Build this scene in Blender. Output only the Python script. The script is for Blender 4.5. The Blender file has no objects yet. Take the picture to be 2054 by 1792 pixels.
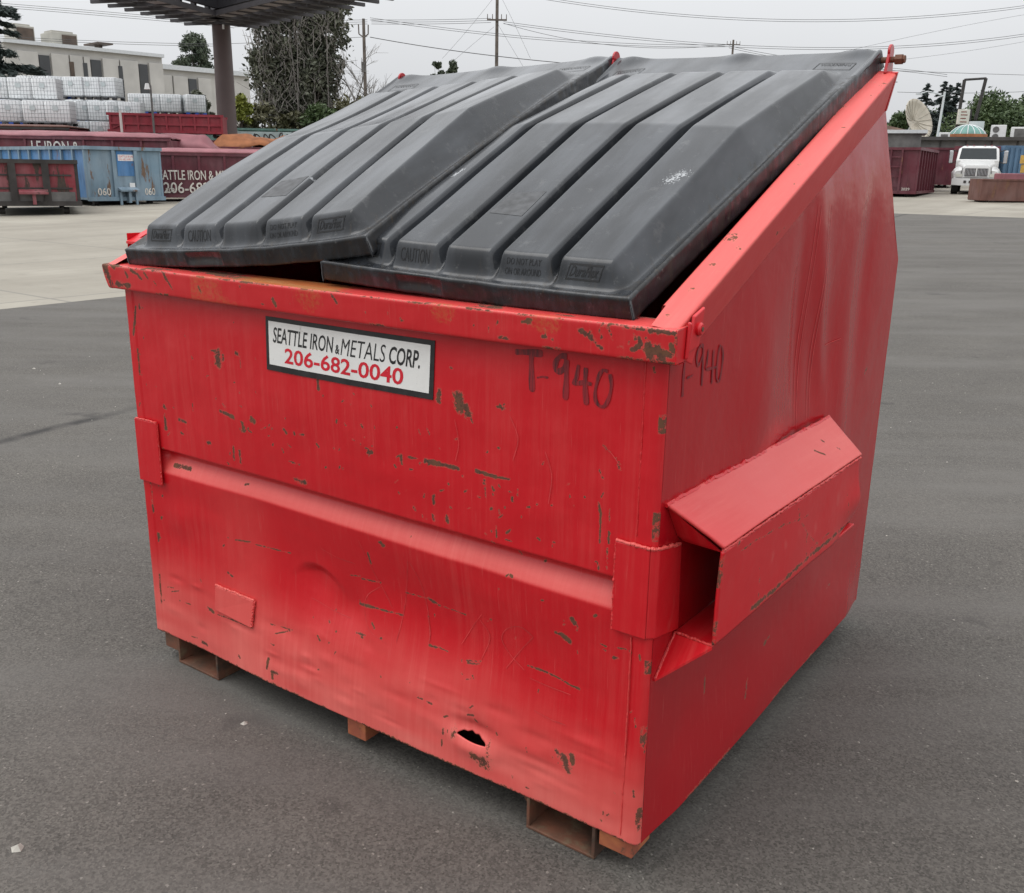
import bpy, math, random
import numpy as np
from mathutils import Vector, Matrix
R_ = math.radians
rng = np.random.default_rng(7)
random.seed(7)
scene = bpy.context.scene
col = scene.collection

# ------------------------------------------------------------------ camera
CAM = Vector((2.674, -1.7206, 1.6025))
YAW, PITCH, ROLL, FPX = 0.61653, 0.27963, 0.015326, 1927.83   # FPX for a 2054 px wide frame
cy_, sy_ = math.cos(YAW), math.sin(YAW)
FW = Vector((-sy_*math.cos(PITCH), cy_*math.cos(PITCH), -math.sin(PITCH)))
r0 = Vector((cy_, sy_, 0)); u0 = r0.cross(FW)
RT = r0*math.cos(ROLL) + u0*math.sin(ROLL); UP = u0*math.cos(ROLL) - r0*math.sin(ROLL)
cam_d = bpy.data.cameras.new('camera'); cam = bpy.data.objects.new('camera', cam_d); col.objects.link(cam)
cam.matrix_world = Matrix(((RT.x, UP.x, -FW.x, CAM.x), (RT.y, UP.y, -FW.y, CAM.y), (RT.z, UP.z, -FW.z, CAM.z), (0, 0, 0, 1)))
cam_d.sensor_width = 36; cam_d.lens = FPX/2054*36; cam_d.clip_start = 0.05; cam_d.clip_end = 3000
scene.camera = cam

# ------------------------------------------------------------------ world : even overcast sky
w = bpy.data.worlds.new('World'); scene.world = w; w.use_nodes = True
nt = w.node_tree; nt.nodes.clear()
SUN_EL, SUN_AZ = R_(62), R_(232)          # azimuth clockwise from +Y
out = nt.nodes.new('ShaderNodeOutputWorld'); bg = nt.nodes.new('ShaderNodeBackground')
sky = nt.nodes.new('ShaderNodeTexSky'); sky.sky_type = 'NISHITA'; sky.sun_disc = False
sky.sun_elevation = SUN_EL; sky.sun_rotation = SUN_AZ; sky.air_density = 2.0; sky.dust_density = 6.0
hsv = nt.nodes.new('ShaderNodeHueSaturation'); hsv.inputs['Saturation'].default_value = 0.10
tc = nt.nodes.new('ShaderNodeTexCoord'); sep = nt.nodes.new('ShaderNodeSeparateXYZ')
mr = nt.nodes.new('ShaderNodeMapRange'); mr.inputs['From Min'].default_value = 0.0; mr.inputs['From Max'].default_value = 1.0
cr = nt.nodes.new('ShaderNodeMixRGB'); cr.inputs[1].default_value = (6.6, 6.74, 6.95, 1); cr.inputs[2].default_value = (20.5, 20.9, 21.5, 1)
cn = nt.nodes.new('ShaderNodeTexNoise'); cn.inputs['Scale'].default_value = 1.6; cn.inputs['Detail'].default_value = 5
cm = nt.nodes.new('ShaderNodeMapRange'); cm.inputs['From Min'].default_value = .3; cm.inputs['From Max'].default_value = .7; cm.inputs['To Min'].default_value = .95; cm.inputs['To Max'].default_value = 1.05
mul = nt.nodes.new('ShaderNodeMixRGB'); mul.blend_type = 'MULTIPLY'; mul.inputs[0].default_value = 1
mix = nt.nodes.new('ShaderNodeMixRGB'); mix.inputs[0].default_value = 0.9
lk = nt.links.new
lk(tc.outputs['Generated'], sep.inputs[0]); lk(sep.outputs['Z'], mr.inputs['Value']); lk(mr.outputs[0], cr.inputs[0])
lk(tc.outputs['Generated'], cn.inputs['Vector']); lk(cn.outputs['Fac'], cm.inputs['Value'])
lk(cr.outputs[0], mul.inputs[1]); lk(cm.outputs[0], mul.inputs[2])
lk(sky.outputs[0], hsv.inputs['Color']); lk(hsv.outputs[0], mix.inputs[1]); lk(mul.outputs[0], mix.inputs[2])
lk(mix.outputs[0], bg.inputs['Color']); bg.inputs['Strength'].default_value = 0.1; lk(bg.outputs[0], out.inputs[0])

sd = bpy.data.lights.new('sun', 'SUN'); sd.energy = 1.1; sd.angle = R_(45); sd.color = (1, .97, .93)
so = bpy.data.objects.new('sun', sd); col.objects.link(so)
sdir = Vector((math.sin(SUN_AZ)*math.cos(SUN_EL), math.cos(SUN_AZ)*math.cos(SUN_EL), math.sin(SUN_EL)))
so.rotation_euler = sdir.to_track_quat('Z', 'Y').to_euler(); so.location = (0, 0, 30)

scene.render.engine = 'CYCLES'
scene.cycles.max_bounces = 5; scene.cycles.diffuse_bounces = 2; scene.cycles.glossy_bounces = 2; scene.cycles.transmission_bounces = 1; scene.cycles.caustics_reflective = False; scene.cycles.caustics_refractive = False
vs_ = scene.view_settings; vs_.view_transform = 'Standard'; vs_.look = 'None'; vs_.gamma = 1; vs_.exposure = 0.0; vs_.use_curve_mapping = False

# ------------------------------------------------------------------ node helpers
class NT:
    def __init__(s, name):
        s.m = bpy.data.materials.new(name); s.m.use_nodes = True; s.t = s.m.node_tree
        s.b = s.t.nodes['Principled BSDF']; s._c = None
    def n(s, typ, inp=None, **kw):
        nd = s.t.nodes.new(typ)
        for k, v in kw.items(): setattr(nd, k, v)
        for k, v in (inp or {}).items(): s.put(nd, k, v)
        return nd
    def put(s, nd, k, v):
        i = nd.inputs[k]
        if hasattr(v, 'is_linked') and hasattr(v, 'node'): s.t.links.new(v, i)
        else:
            if i.type == 'RGBA' and len(v) == 3: v = (*v, 1)
            i.default_value = v
    def co(s):
        if s._c is None: s._c = s.n('ShaderNodeTexCoord').outputs['Object']
        return s._c
    def mapped(s, scale=(1, 1, 1), rot=(0, 0, 0)):
        return s.n('ShaderNodeMapping', {'Vector': s.co(), 'Scale': scale, 'Rotation': rot}).outputs[0]
    def noise(s, scale, detail=4, rough=.5, vec=None, dist=0):
        return s.n('ShaderNodeTexNoise', {'Vector': vec or s.co(), 'Scale': scale, 'Detail': detail, 'Roughness': rough, 'Distortion': dist}).outputs['Fac']
    def voro(s, scale, vec=None, feature='F1'):
        return s.n('ShaderNodeTexVoronoi', {'Vector': vec or s.co(), 'Scale': scale}, feature=feature).outputs['Distance']
    def rng(s, v, a, b, c=0., d=1.):
        return s.n('ShaderNodeMapRange', {'Value': v, 'From Min': a, 'From Max': b, 'To Min': c, 'To Max': d}).outputs[0]
    def math(s, op, a, b=0.):
        return s.n('ShaderNodeMath', {0: a, 1: b}, operation=op).outputs[0]
    def mix(s, f, a, b, mode='MIX'):
        nd = s.n('ShaderNodeMixRGB', blend_type=mode)
        s.put(nd, 0, f); s.put(nd, 1, a); s.put(nd, 2, b); return nd.outputs[0]
    def attr(s, name):
        return s.n('ShaderNodeAttribute', attribute_name=name).outputs['Fac']
    def bump(s, h, strength=.3, dist=.01, normal=None):
        d = {'Height': h, 'Strength': strength, 'Distance': dist}
        if normal is not None: d['Normal'] = normal
        return s.n('ShaderNodeBump', d).outputs[0]
    def set(s, **kw):
        for k, v in kw.items(): s.put(s.b, k.replace('_', ' '), v)
        return s.m

def plain(name, c, rough=.6, metal=0., var=.25, scale=6., bump=0., spec=None):
    k = NT(name); n = k.noise(scale, 5)
    cc = k.mix(k.rng(n, .3, .7), tuple(x*(1-var) for x in c), tuple(min(1, x*(1+var)) for x in c))
    k.set(Base_Color=cc, Roughness=rough, Metallic=metal)
    if bump: k.set(Normal=k.bump(k.noise(scale*8, 4), bump, .01))
    if spec is not None: k.put(k.b, 'Specular IOR Level', spec)
    return k.m

def rusty(name, c, rust=.35, rough=.5, scale=3., pale=.25, ru=(.13, .06, .035)):
    """faded yard-container paint with rust blotches and vertical streaks"""
    k = NT(name); v = k.mapped((1, 1, .25))
    a = k.mix(k.rng(k.noise(scale, 6), .35, .7, 0, pale), c, tuple(min(1, x*.5+.28) for x in c))
    a = k.mix(k.rng(k.noise(scale*4, 5, vec=v), .45, .7, 0, .5), a, tuple(x*.45 for x in c))
    m = k.rng(k.noise(scale*2.2, 9, .65, vec=v), .72-rust*.35, .76-rust*.35)
    a = k.mix(m, a, k.mix(k.noise(scale*9, 4), ru, tuple(x*2.2 for x in ru)))
    k.set(Base_Color=a, Roughness=k.rng(m, 0, 1, rough, .85), Normal=k.bump(k.noise(scale*5, 5), .25, .02)); return k.m

M = {}
def make_paint(name, c, c2, rough=.36, sx=42, sy=2.5, rustcol=(.056, .021, .013)):
    k = NT(name)
    streak = k.noise(1.0, 5, .74, vec=k.mapped((sx, sy, 1.5)))
    cloud = k.noise(2.6, 4, .55)
    fd = k.attr('fade')  # paler paint: real fading, plus sky light painted onto up-facing parts
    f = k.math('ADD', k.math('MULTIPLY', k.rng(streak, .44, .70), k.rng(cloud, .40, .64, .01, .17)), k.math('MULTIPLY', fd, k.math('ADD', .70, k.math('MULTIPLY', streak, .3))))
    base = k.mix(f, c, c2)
    # hair scratches
    fine = k.rng(k.noise(1.0, 2, .5, vec=k.mapped((sx*6, sy*6, 9), (0, .22, 0))), .66, .72, 0, .13)
    base = k.mix(fine, base, (.66, .20, .17))
    # paint chips, placed by the mesh attribute and by sparse noise
    ch = k.attr('chip'); n1 = k.noise(110, 4, .8); n3 = k.noise(24, 3, .6)
    s = k.math('ADD', k.math('MULTIPLY', ch, k.rng(n3, .30, .66, .45, 1.25)), k.math('MULTIPLY', k.math('SUBTRACT', n1, .5), 1.5))
    mask = k.rng(s, .50, .55)
    edge = k.math('SUBTRACT', k.rng(s, .36, .46), mask)
    rc = k.mix(k.rng(n1, .35, .65), rustcol, tuple(x*2.6 for x in rustcol)); rc = k.mix(k.rng(n3, .50, .62, 0, .7), rc, (.16, .065, .028))
    base = k.mix(k.math('MULTIPLY', k.math('MAXIMUM', edge, 0.), .45), base, (.50, .16, .11))
    base = k.mix(mask, base, rc)
    st = k.attr('stain'); base = k.mix(k.rng(k.math('ADD', st, k.math('MULTIPLY', k.math('SUBTRACT', n1, .5), 1.)), .35, .8, 0, .8), base, (.46, .17, .045))
    rg = k.math('ADD', k.rng(mask, 0, 1, rough, .8), k.math('MULTIPLY', k.math('ADD', fd, k.math('SUBTRACT', cloud, .5)), .22))
    b2 = k.bump(k.noise(16, 2), .30, .006)
    k.set(Base_Color=base, Roughness=rg, Normal=b2, Specular_IOR_Level=.5); return k.m
M['red_side'] = make_paint('red_paint_glossy_shaded', (.40, .005, .011), (.52, .055, .050), .20, 2.5, 42)  # glossier copy of the red, darkened to paint in the side's shade
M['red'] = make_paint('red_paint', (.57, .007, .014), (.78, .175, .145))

def make_lid():
    k = NT('lid_plastic')
    n1 = k.noise(3.0, 4, .6); n2 = k.noise(1.0, 4, .6, vec=k.mapped((9, 2.0, 2.0)))
    c = k.mix(k.rng(n1, .35, .7), (.014, .0155, .018), (.025, .027, .031))
    c = k.mix(k.rng(n2, .44, .64, 0, .8), c, (.056, .061, .069)); c = k.mix(k.rng(k.noise(19, 5, .7), .58, .72, 0, .35), c, (.13, .13, .13))
    dirt_shade = k.attr('dirt_shade'); st = k.noise(1, 5, .68, vec=k.mapped((60, 60, 7)))
    d = k.rng(k.math('ADD', dirt_shade, k.math('MULTIPLY', k.math('SUBTRACT', st, .5), 1.3)), .5, .85)
    c = k.mix(k.math('MULTIPLY', d, .8), c, (.010, .009, .008))
    n5 = k.noise(70, 4, .75)
    ex = k.rng(n5, .62, .72, 0, .40)
    c = k.mix(k.math('MULTIPLY', ex, k.rng(dirt_shade, 0, .5, .18, 1.)), c, (.20, .20, .19))
    c = k.mix(k.math('MULTIPLY', k.rng(st, .56, .70, 0, .6), dirt_shade), c, (.085, .062, .042))
    sc = k.attr('scuff')
    s = k.rng(k.math('ADD', sc, k.math('MULTIPLY', k.math('SUBTRACT', k.noise(170, 3, .8), .5), 3.0)), .85, .95)
    c = k.mix(k.math('MULTIPLY', s, k.rng(sc, .05, .3)), c, (.36, .37, .38))
    rg = k.math('ADD', k.rng(n2, .35, .62, .27, .11), k.math('MULTIPLY', d, .3))
    b = k.bump(k.noise(7, 2), .12, .010)
    k.set(Base_Color=c, Roughness=rg, Normal=b, Specular_IOR_Level=.42, Sheen_Weight=k.rng(n2, .40, .64, .0, .06), Sheen_Roughness=.30, Sheen_Tint=(.86, .92, 1.0)); return k.m
M['lid'] = make_lid()
M['lid_dark'] = plain('lid_emboss', (.006, .006, .007), .5, var=.3, scale=30)

def make_skid():
    k = NT('skid_steel')
    c = k.mix(k.rng(k.noise(9, 6, .6), .38, .62), (.17, .062, .034), (.085, .048, .030))
    c = k.mix(k.rng(k.noise(22, 6, .65), .52, .66), c, (.15, .098, .058))
    c = k.mix(k.rng(k.noise(5, 5, .6), .58, .7), c, (.035, .026, .02))
    k.set(Base_Color=c, Roughness=.75, Normal=k.bump(k.noise(60, 6), .35, .004)); return k.m
M['scratch'] = plain('pale_scratch', (.60, .055, .055), .5, var=.3, scale=30)
M['lid_patch'] = plain('lid_sticker_residue', (.042, .043, .046), .5, var=.6, scale=45)
M['skid'] = make_skid()
k = NT('orange_block')
cc = k.mix(k.rng(k.noise(18, 6), .4, .62), (.42, .135, .055), (.30, .08, .045)); cc = k.mix(k.rng(k.noise(40, 6, .65), .6, .68), cc, (.12, .06, .035))
M['orange'] = k.set(Base_Color=cc, Roughness=.6, Normal=k.bump(k.noise(70, 4), .3, .003))
M['inside'] = plain('inside_steel', (.05, .03, .025), .85, var=.4, scale=9)

def make_marker():
    k = NT('marker_ink'); s = k.rng(k.noise(1, 4, .6, vec=k.mapped((160, 160, 12))), .32, .56, .05, .95)
    c = k.mix(s, (.035, .010, .012), (.30, .012, .018)); k.set(Base_Color=c, Roughness=.5); return k.m
M['marker'] = make_marker()
k = NT('sign_white')
cc = k.mix(k.rng(k.noise(7, 6, .6), .45, .75, 0, .5), (.80, .79, .76), (.62, .61, .57)); cc = k.mix(k.rng(k.noise(60, 6, .7, vec=k.mapped((1, 1, .3))), .66, .70, 0, .5), cc, (.40, .38, .34))
M['sign_white'] = k.set(Base_Color=cc, Roughness=.45)
M['sign_black'] = plain('sign_black', (.018, .018, .018), .45, var=.4, scale=40)
M['sign_red'] = plain('sign_red', (.62, .012, .028), .45, var=.08, scale=12)

SEAM = (-0.9969, -0.0793, -2.9352)
def make_asphalt():
    k = NT('asphalt')
    big = k.noise(.33, 5, .62); mid = k.noise(1.7, 5, .65); fine = k.noise(210, 1, .8)
    vn = k.n('ShaderNodeTexVoronoi', {'Vector': k.co(), 'Scale': 175.}); cell = k.n('ShaderNodeSeparateColor', {0: vn.outputs['Color']}).outputs[0]
    c = k.mix(k.rng(big, .34, .68), (.060, .054, .047), (.104, .095, .083))
    c = k.mix(k.rng(mid, .38, .70, 0, .7), c, (.044, .040, .036))
    # stones in the binder
    c = k.mix(k.rng(cell, .0, 1., 0., 1.), k.mix(.45, c, (.016, .014, .012)), k.mix(.40, c, (.19, .175, .155)))
    c = k.mix(k.rng(fine, .35, .68, 0, .5), c, k.mix(.4, c, (.17, .16, .145)))
    c = k.mix(k.rng(cell, .993, .997, 0, .5), c, (.28, .26, .23))
    # oil spots, scuffs
    sp_ = k.noise(2.6, 3, .55); c = k.mix(k.rng(sp_, .66, .74, 0, .65), c, (.024, .021, .020))
    c = k.mix(k.rng(k.noise(13, 4, .7), .64, .74, 0, .5), c, (.028, .025, .023))
    ln = k.rng(k.noise(1, 4, .6, vec=k.n('ShaderNodeMapping', {'Vector': k.mapped((1, 1, 1), (0, 0, -YAW)), 'Scale': (.35, 1.6, 1)}).outputs[0]), .44, .66, 0, .6); c = k.mix(ln, c, (.128, .120, .110))
    # tar seam at the left of the bin
    ps = k.n('ShaderNodeSeparateXYZ', {0: k.co()})
    dl = k.math('ADD', k.math('ADD', k.math('MULTIPLY', ps.outputs[0], SEAM[0]), k.math('MULTIPLY', ps.outputs[1], SEAM[1])), SEAM[2])
    dl = k.math('ABSOLUTE', k.math('ADD', dl, k.math('MULTIPLY', k.math('SUBTRACT', mid, .5), .22)))
    seam = k.math('MULTIPLY', k.rng(dl, .015, .075, 1, 0), k.math('MULTIPLY', k.rng(ps.outputs[0], -.4, -.9), k.rng(k.noise(5, 3), .3, .6, .3, .9)))
    c = k.mix(seam, c, (.026, .024, .023))
    k.set(Base_Color=c, Roughness=.82, Normal=k.bump(k.math('ADD', fine, k.math('MULTIPLY', cell, .6)), .5, .003), Specular_IOR_Level=.3); return k.m
M['asphalt'] = make_asphalt()
def make_concrete():
    k = NT('concrete_yard')
    c = k.mix(k.rng(k.noise(.35, 7, .62), .32, .7), (.225, .203, .165), (.325, .300, .250))
    c = k.mix(k.rng(k.noise(1, 6, .6, vec=k.mapped((.9, .07, 1), (0, 0, -.25))), .45, .72, 0, .5), c, (.185, .165, .132))
    c = k.mix(k.rng(k.noise(3.5, 6, .65), .58, .72, 0, .4), c, (.15, .132, .108))
    br = k.n('ShaderNodeTexBrick', {'Vector': k.mapped((1, 1, 1), (0, 0, .02)), 'Color1': (0, 0, 0), 'Color2': (0, 0, 0), 'Mortar': (1, 1, 1), 'Scale': 1., 'Mortar Size': .03, 'Brick Width': 4.5, 'Row Height': 4.5, 'Mortar Smooth': .3}, offset=0)
    c = k.mix(k.math('MULTIPLY', br.outputs['Color'], .55), c, (.13, .12, .11))
    k.set(Base_Color=c, Roughness=.85, Normal=k.bump(k.noise(30, 5), .2, .004)); return k.m
M['concrete'] = make_concrete()

# ------------------------------------------------------------------ mesh helpers
def tag(o, label=None, cat=None, group=None, kind=None):
    if label: o['label'] = label
    if cat: o['category'] = cat
    if group: o['group'] = group
    if kind: o['kind'] = kind
    return o
def empty(name, loc=(0, 0, 0), rz=0., label=None, cat=None, group=None):
    o = bpy.data.objects.new(name, None); col.objects.link(o); o.location = loc; o.rotation_euler = (0, 0, rz)
    o.empty_display_size = .2
    return tag(o, label, cat, group)
def link(name, me, parent=None, loc=None, rz=None):
    o = bpy.data.objects.new(name, me); col.objects.link(o)
    if parent is not None: o.parent = parent
    if loc is not None: o.location = loc
    if rz is not None: o.rotation_euler = (0, 0, rz)
    return o
def np_mesh(name, V, F, mat, smooth=False, attrs=None):
    V = np.asarray(V, float).reshape(-1, 3); F = np.asarray(F)
    me = bpy.data.meshes.new(name)
    me.vertices.add(len(V)); me.vertices.foreach_set('co', V.ravel())
    n = F.shape[1]; me.loops.add(F.size); me.polygons.add(len(F))
    me.loops.foreach_set('vertex_index', F.ravel().astype(np.int32))
    me.polygons.foreach_set('loop_start', np.arange(0, F.size, n, dtype=np.int32))
    me.polygons.foreach_set('loop_total', np.full(len(F), n, dtype=np.int32))
    me.polygons.foreach_set('use_smooth', np.full(len(F), smooth))
    me.update(calc_edges=True); me.materials.append(mat)
    for k_, v_ in (attrs or {}).items():
        a = me.attributes.new(k_, 'FLOAT', 'POINT'); a.data.foreach_set('value', np.asarray(v_, np.float32).ravel())
    return me
def grid(name, P, mat, parent=None, smooth=True, attrs=None, keep=None, flip=False):
    m, n = P.shape[:2]
    i = np.arange(m*n).reshape(m, n)
    a, b, c, d = i[:-1, :-1].ravel(), i[1:, :-1].ravel(), i[1:, 1:].ravel(), i[:-1, 1:].ravel()
    F = np.stack([a, d, c, b] if flip else [a, b, c, d], 1)
    if keep is not None: F = F[keep.ravel()]
    return link(name, np_mesh(name, P.reshape(-1, 3), F, mat, smooth, attrs), parent)
def auto_smooth(o, ang=35):
    me = o.data
    me.polygons.foreach_set('use_smooth', np.full(len(me.polygons), True))
    import bmesh
    bm = bmesh.new(); bm.from_mesh(me); lim = R_(ang)
    for e in bm.edges:
        if len(e.link_faces) == 2 and e.calc_face_angle(0) > lim: e.smooth = False
    bm.to_mesh(me); bm.free()
def const_attr(o, **kw):
    for k_, v_ in kw.items():
        a = o.data.attributes.new(k_, 'FLOAT', 'POINT'); a.data.foreach_set('value', np.full(len(o.data.vertices), v_, np.float32))
    return o
class MB:
    def __init__(s): s.v = []; s.f = []
    def poly(s, pts):
        b = len(s.v); s.v += [tuple(p) for p in pts]; s.f.append(tuple(range(b, b+len(pts)))); return s
    def hexa(s, p):      # 8 corners: bottom 4 ccw, top 4 ccw
        b = len(s.v); s.v += [tuple(q) for q in p]
        for f in ((3, 2, 1, 0), (4, 5, 6, 7), (0, 1, 5, 4), (1, 2, 6, 5), (2, 3, 7, 6), (3, 0, 4, 7)): s.f.append(tuple(b+i for i in f))
        return s
    def box(s, x0, x1, y0, y1, z0, z1):
        return s.hexa([(x0, y0, z0), (x1, y0, z0), (x1, y1, z0), (x0, y1, z0), (x0, y0, z1), (x1, y0, z1), (x1, y1, z1), (x0, y1, z1)])
    def tube(s, a, b, r, r2=None, n=8, caps=True):
        a = Vector(a); b = Vector(b); r2 = r if r2 is None else r2
        d = (b-a).normalized(); t = d.cross(Vector((0, 0, 1)) if abs(d.z) < .9 else Vector((1, 0, 0))).normalized(); q = d.cross(t)
        k0 = len(s.v)
        for p, rr in ((a, r), (b, r2)):
            for i in range(n):
                th = 2*math.pi*i/n; s.v.append(tuple(p + (t*math.cos(th)+q*math.sin(th))*rr))
        for i in range(n): j = (i+1) % n; s.f.append((k0+i, k0+j, k0+n+j, k0+n+i))
        if caps: s.f.append(tuple(k0+i for i in reversed(range(n)))); s.f.append(tuple(k0+n+i for i in range(n)))
        return s
    def path(s, pts, r, n=6):
        for a, b in zip(pts, pts[1:]): s.tube(a, b, r, n=n)
        return s
    def prism(s, pts2, ax, a, b):   # polygon in the plane normal to axis ax, extruded a..b
        def P(p, t):
            return (t, p[0], p[1]) if ax == 0 else (p[0], t, p[1]) if ax == 1 else (p[0], p[1], t)
        n = len(pts2); k0 = len(s.v)
        s.v += [P(p, a) for p in pts2] + [P(p, b) for p in pts2]
        for i in range(n): j = (i+1) % n; s.f.append((k0+i, k0+j, k0+n+j, k0+n+i))
        s.f.append(tuple(k0+i for i in reversed(range(n)))); s.f.append(tuple(k0+n+i for i in range(n)))
        return s
    def mesh(s, name, mat):
        me = bpy.data.meshes.new(name); me.from_pydata(s.v, [], s.f); me.update(); me.materials.append(mat)
        import bmesh
        bm = bmesh.new(); bm.from_mesh(me); bmesh.ops.recalc_face_normals(bm, faces=bm.faces); bm.to_mesh(me); bm.free()
        return me
    def build(s, name, mat, parent=None, bevel=0., loc=None, rz=None, smooth=None):
        o = link(name, s.mesh(name, mat), parent, loc, rz)
        if smooth: auto_smooth(o, smooth)
        if bevel:
            md = o.modifiers.new('bevel', 'BEVEL'); md.width = bevel; md.segments = 2; md.limit_method = 'ANGLE'; md.angle_limit = R_(35)
        return o
def text_mesh(body, bold=0., res=3):
    c = bpy.data.curves.new('t', 'FONT'); c.body = body; c.size = 1; c.offset = bold; c.resolution_u = res; c.align_x = 'LEFT'; c.space_line = .9
    o = bpy.data.objects.new('t', c); col.objects.link(o)
    me = bpy.data.meshes.new_from_object(o.evaluated_get(bpy.context.evaluated_depsgraph_get()))
    V = np.array([v.co[:] for v in me.vertices]); F = [tuple(p.vertices) for p in me.polygons]
    bpy.data.objects.remove(o); bpy.data.curves.remove(c); bpy.data.meshes.remove(me)
    V[:, :2] -= V[:, :2].min(0); V[:, :2] /= V[:, :2].max(0)
    return V[:, 0], V[:, 1], F
def lettering(name, body, place, mat, parent, bold=0., slant=0., res=3):
    """place(s,t) -> 3d point for s,t in 0..1"""
    s, t, F = text_mesh(body, bold, res)
    me = bpy.data.meshes.new(name); me.from_pydata([tuple(p) for p in place(s+slant*(t-.5), t)], [], F); me.update(); me.materials.append(mat)
    return link(name, me, parent)
def ribbon_strokes(strokes, place, zoff=0., sub=10):
    """round-ended brush strokes as flat ribbons; strokes = list of (pts, halfwidth)"""
    v, f = [], []
    for pts, hw in strokes:
        P = np.array(pts, float); n = len(P)
        t = np.linspace(0, n-1, (n-1)*sub+1)
        if n > 2:
            q = np.concatenate([[2*P[0]-P[1]], P, [2*P[-1]-P[-2]]]); i = np.minimum(t.astype(int), n-2); u = (t-i)[:, None]
            a, b, c, d = q[i], q[i+1], q[i+2], q[i+3]
            C_ = .5*((2*b)+(c-a)*u+(2*a-5*b+4*c-d)*u**2+(3*b-a-3*c+d)*u**3)
        else: C_ = P[0]+(P[1]-P[0])*(t/(n-1))[:, None]
        T = np.gradient(C_, axis=0); T /= np.linalg.norm(T, axis=1)[:, None]+1e-9; N_ = np.stack([-T[:, 1], T[:, 0]], 1)
        w_ = hw*(1+.18*np.sin(t*3.1+n))*np.clip(np.minimum(t, t[-1]-t)*4+.6, .6, 1)
        k0 = len(v)
        pq = np.stack([C_-N_*w_[:, None], C_+N_*w_[:, None]], 1).reshape(-1, 2)
        v += [tuple(p) for p in place(pq[:, 0], pq[:, 1], zoff)]
        for j in range(len(C_)-1): f.append((k0+2*j, k0+2*j+1, k0+2*j+3, k0+2*j+2))
        zoff += 1.5e-4
    return v, f
def seg_field(x, z, segs):
    """1 on the segment, .5 at its half width, 0 at twice that"""
    out_ = np.zeros_like(x)
    for x0, z0, x1, z1, rr in segs:
        pk = min(1.05, .80+rr*60); rr = max(rr, .0026); dx, dz = x1-x0, z1-z0; L2 = dx*dx+dz*dz+1e-12
        msk = (x > min(x0, x1)-3*rr) & (x < max(x0, x1)+3*rr) & (z > min(z0, z1)-3*rr) & (z < max(z0, z1)+3*rr)
        if not msk.any(): continue
        t = np.clip(((x[msk]-x0)*dx+(z[msk]-z0)*dz)/L2, 0, 1)
        d = np.hypot(x[msk]-x0-t*dx, z[msk]-z0-t*dz)
        out_[msk] = np.maximum(out_[msk], np.clip(pk-d/rr*.5, 0, 1))
    return out_
def sstep(a, b, x):
    t = np.clip((x-a)/(b-a), 0, 1); return t*t*(3-2*t)
def G2(x, z, cx, cz, sx, sz): return np.exp(-((x-cx)/sx)**2-((z-cz)/sz)**2)
def vnoise(x, y, seed=0):
    """smooth value noise, numpy"""
    r = np.random.default_rng(seed); T = r.random((64, 64))
    xi, yi = np.floor(x).astype(int), np.floor(y).astype(int); fx, fy = x-xi, y-yi
    fx = fx*fx*(3-2*fx); fy = fy*fy*(3-2*fy)
    g = lambda a, b: T[a % 64, b % 64]
    return (g(xi, yi)*(1-fx)+g(xi+1, yi)*fx)*(1-fy)+(g(xi, yi+1)*(1-fx)+g(xi+1, yi+1)*fx)*fy-.5

# ------------------------------------------------------------------ ground (the yard climbs gently behind the dumpster)
def gz(x, y):
    d = .10*np.asarray(x, float)+.995*np.asarray(y, float)-5.
    d = np.minimum(d, 75.)
    return .0195*np.where(d > 0, d*d/(d+3.), 0.)
def sheet(name, xs, ys, dz, mat, keep=None):
    X, Y = np.meshgrid(xs, ys, indexing='ij')
    o = grid(name, np.stack([X, Y, gz(X, Y)+dz], -1), mat, flip=False)
    tag(o, kind='structure'); return o
sp = lambda a, b, n: np.linspace(a, b, n)
xs = np.concatenate([[-900, -400, -200, -120], sp(-90, 70, 81), [120, 250, 600]]); ys = np.concatenate([[-60, -30], sp(-20, 110, 66), [150, 300, 700, 1500]])
ground = sheet('ground', xs, ys, -.006, M['concrete'])
asphalt = sheet('asphalt_pavement', sp(-8.4, 60, 70), sp(-20, 31.5, 60), 0., M['asphalt'])
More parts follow.
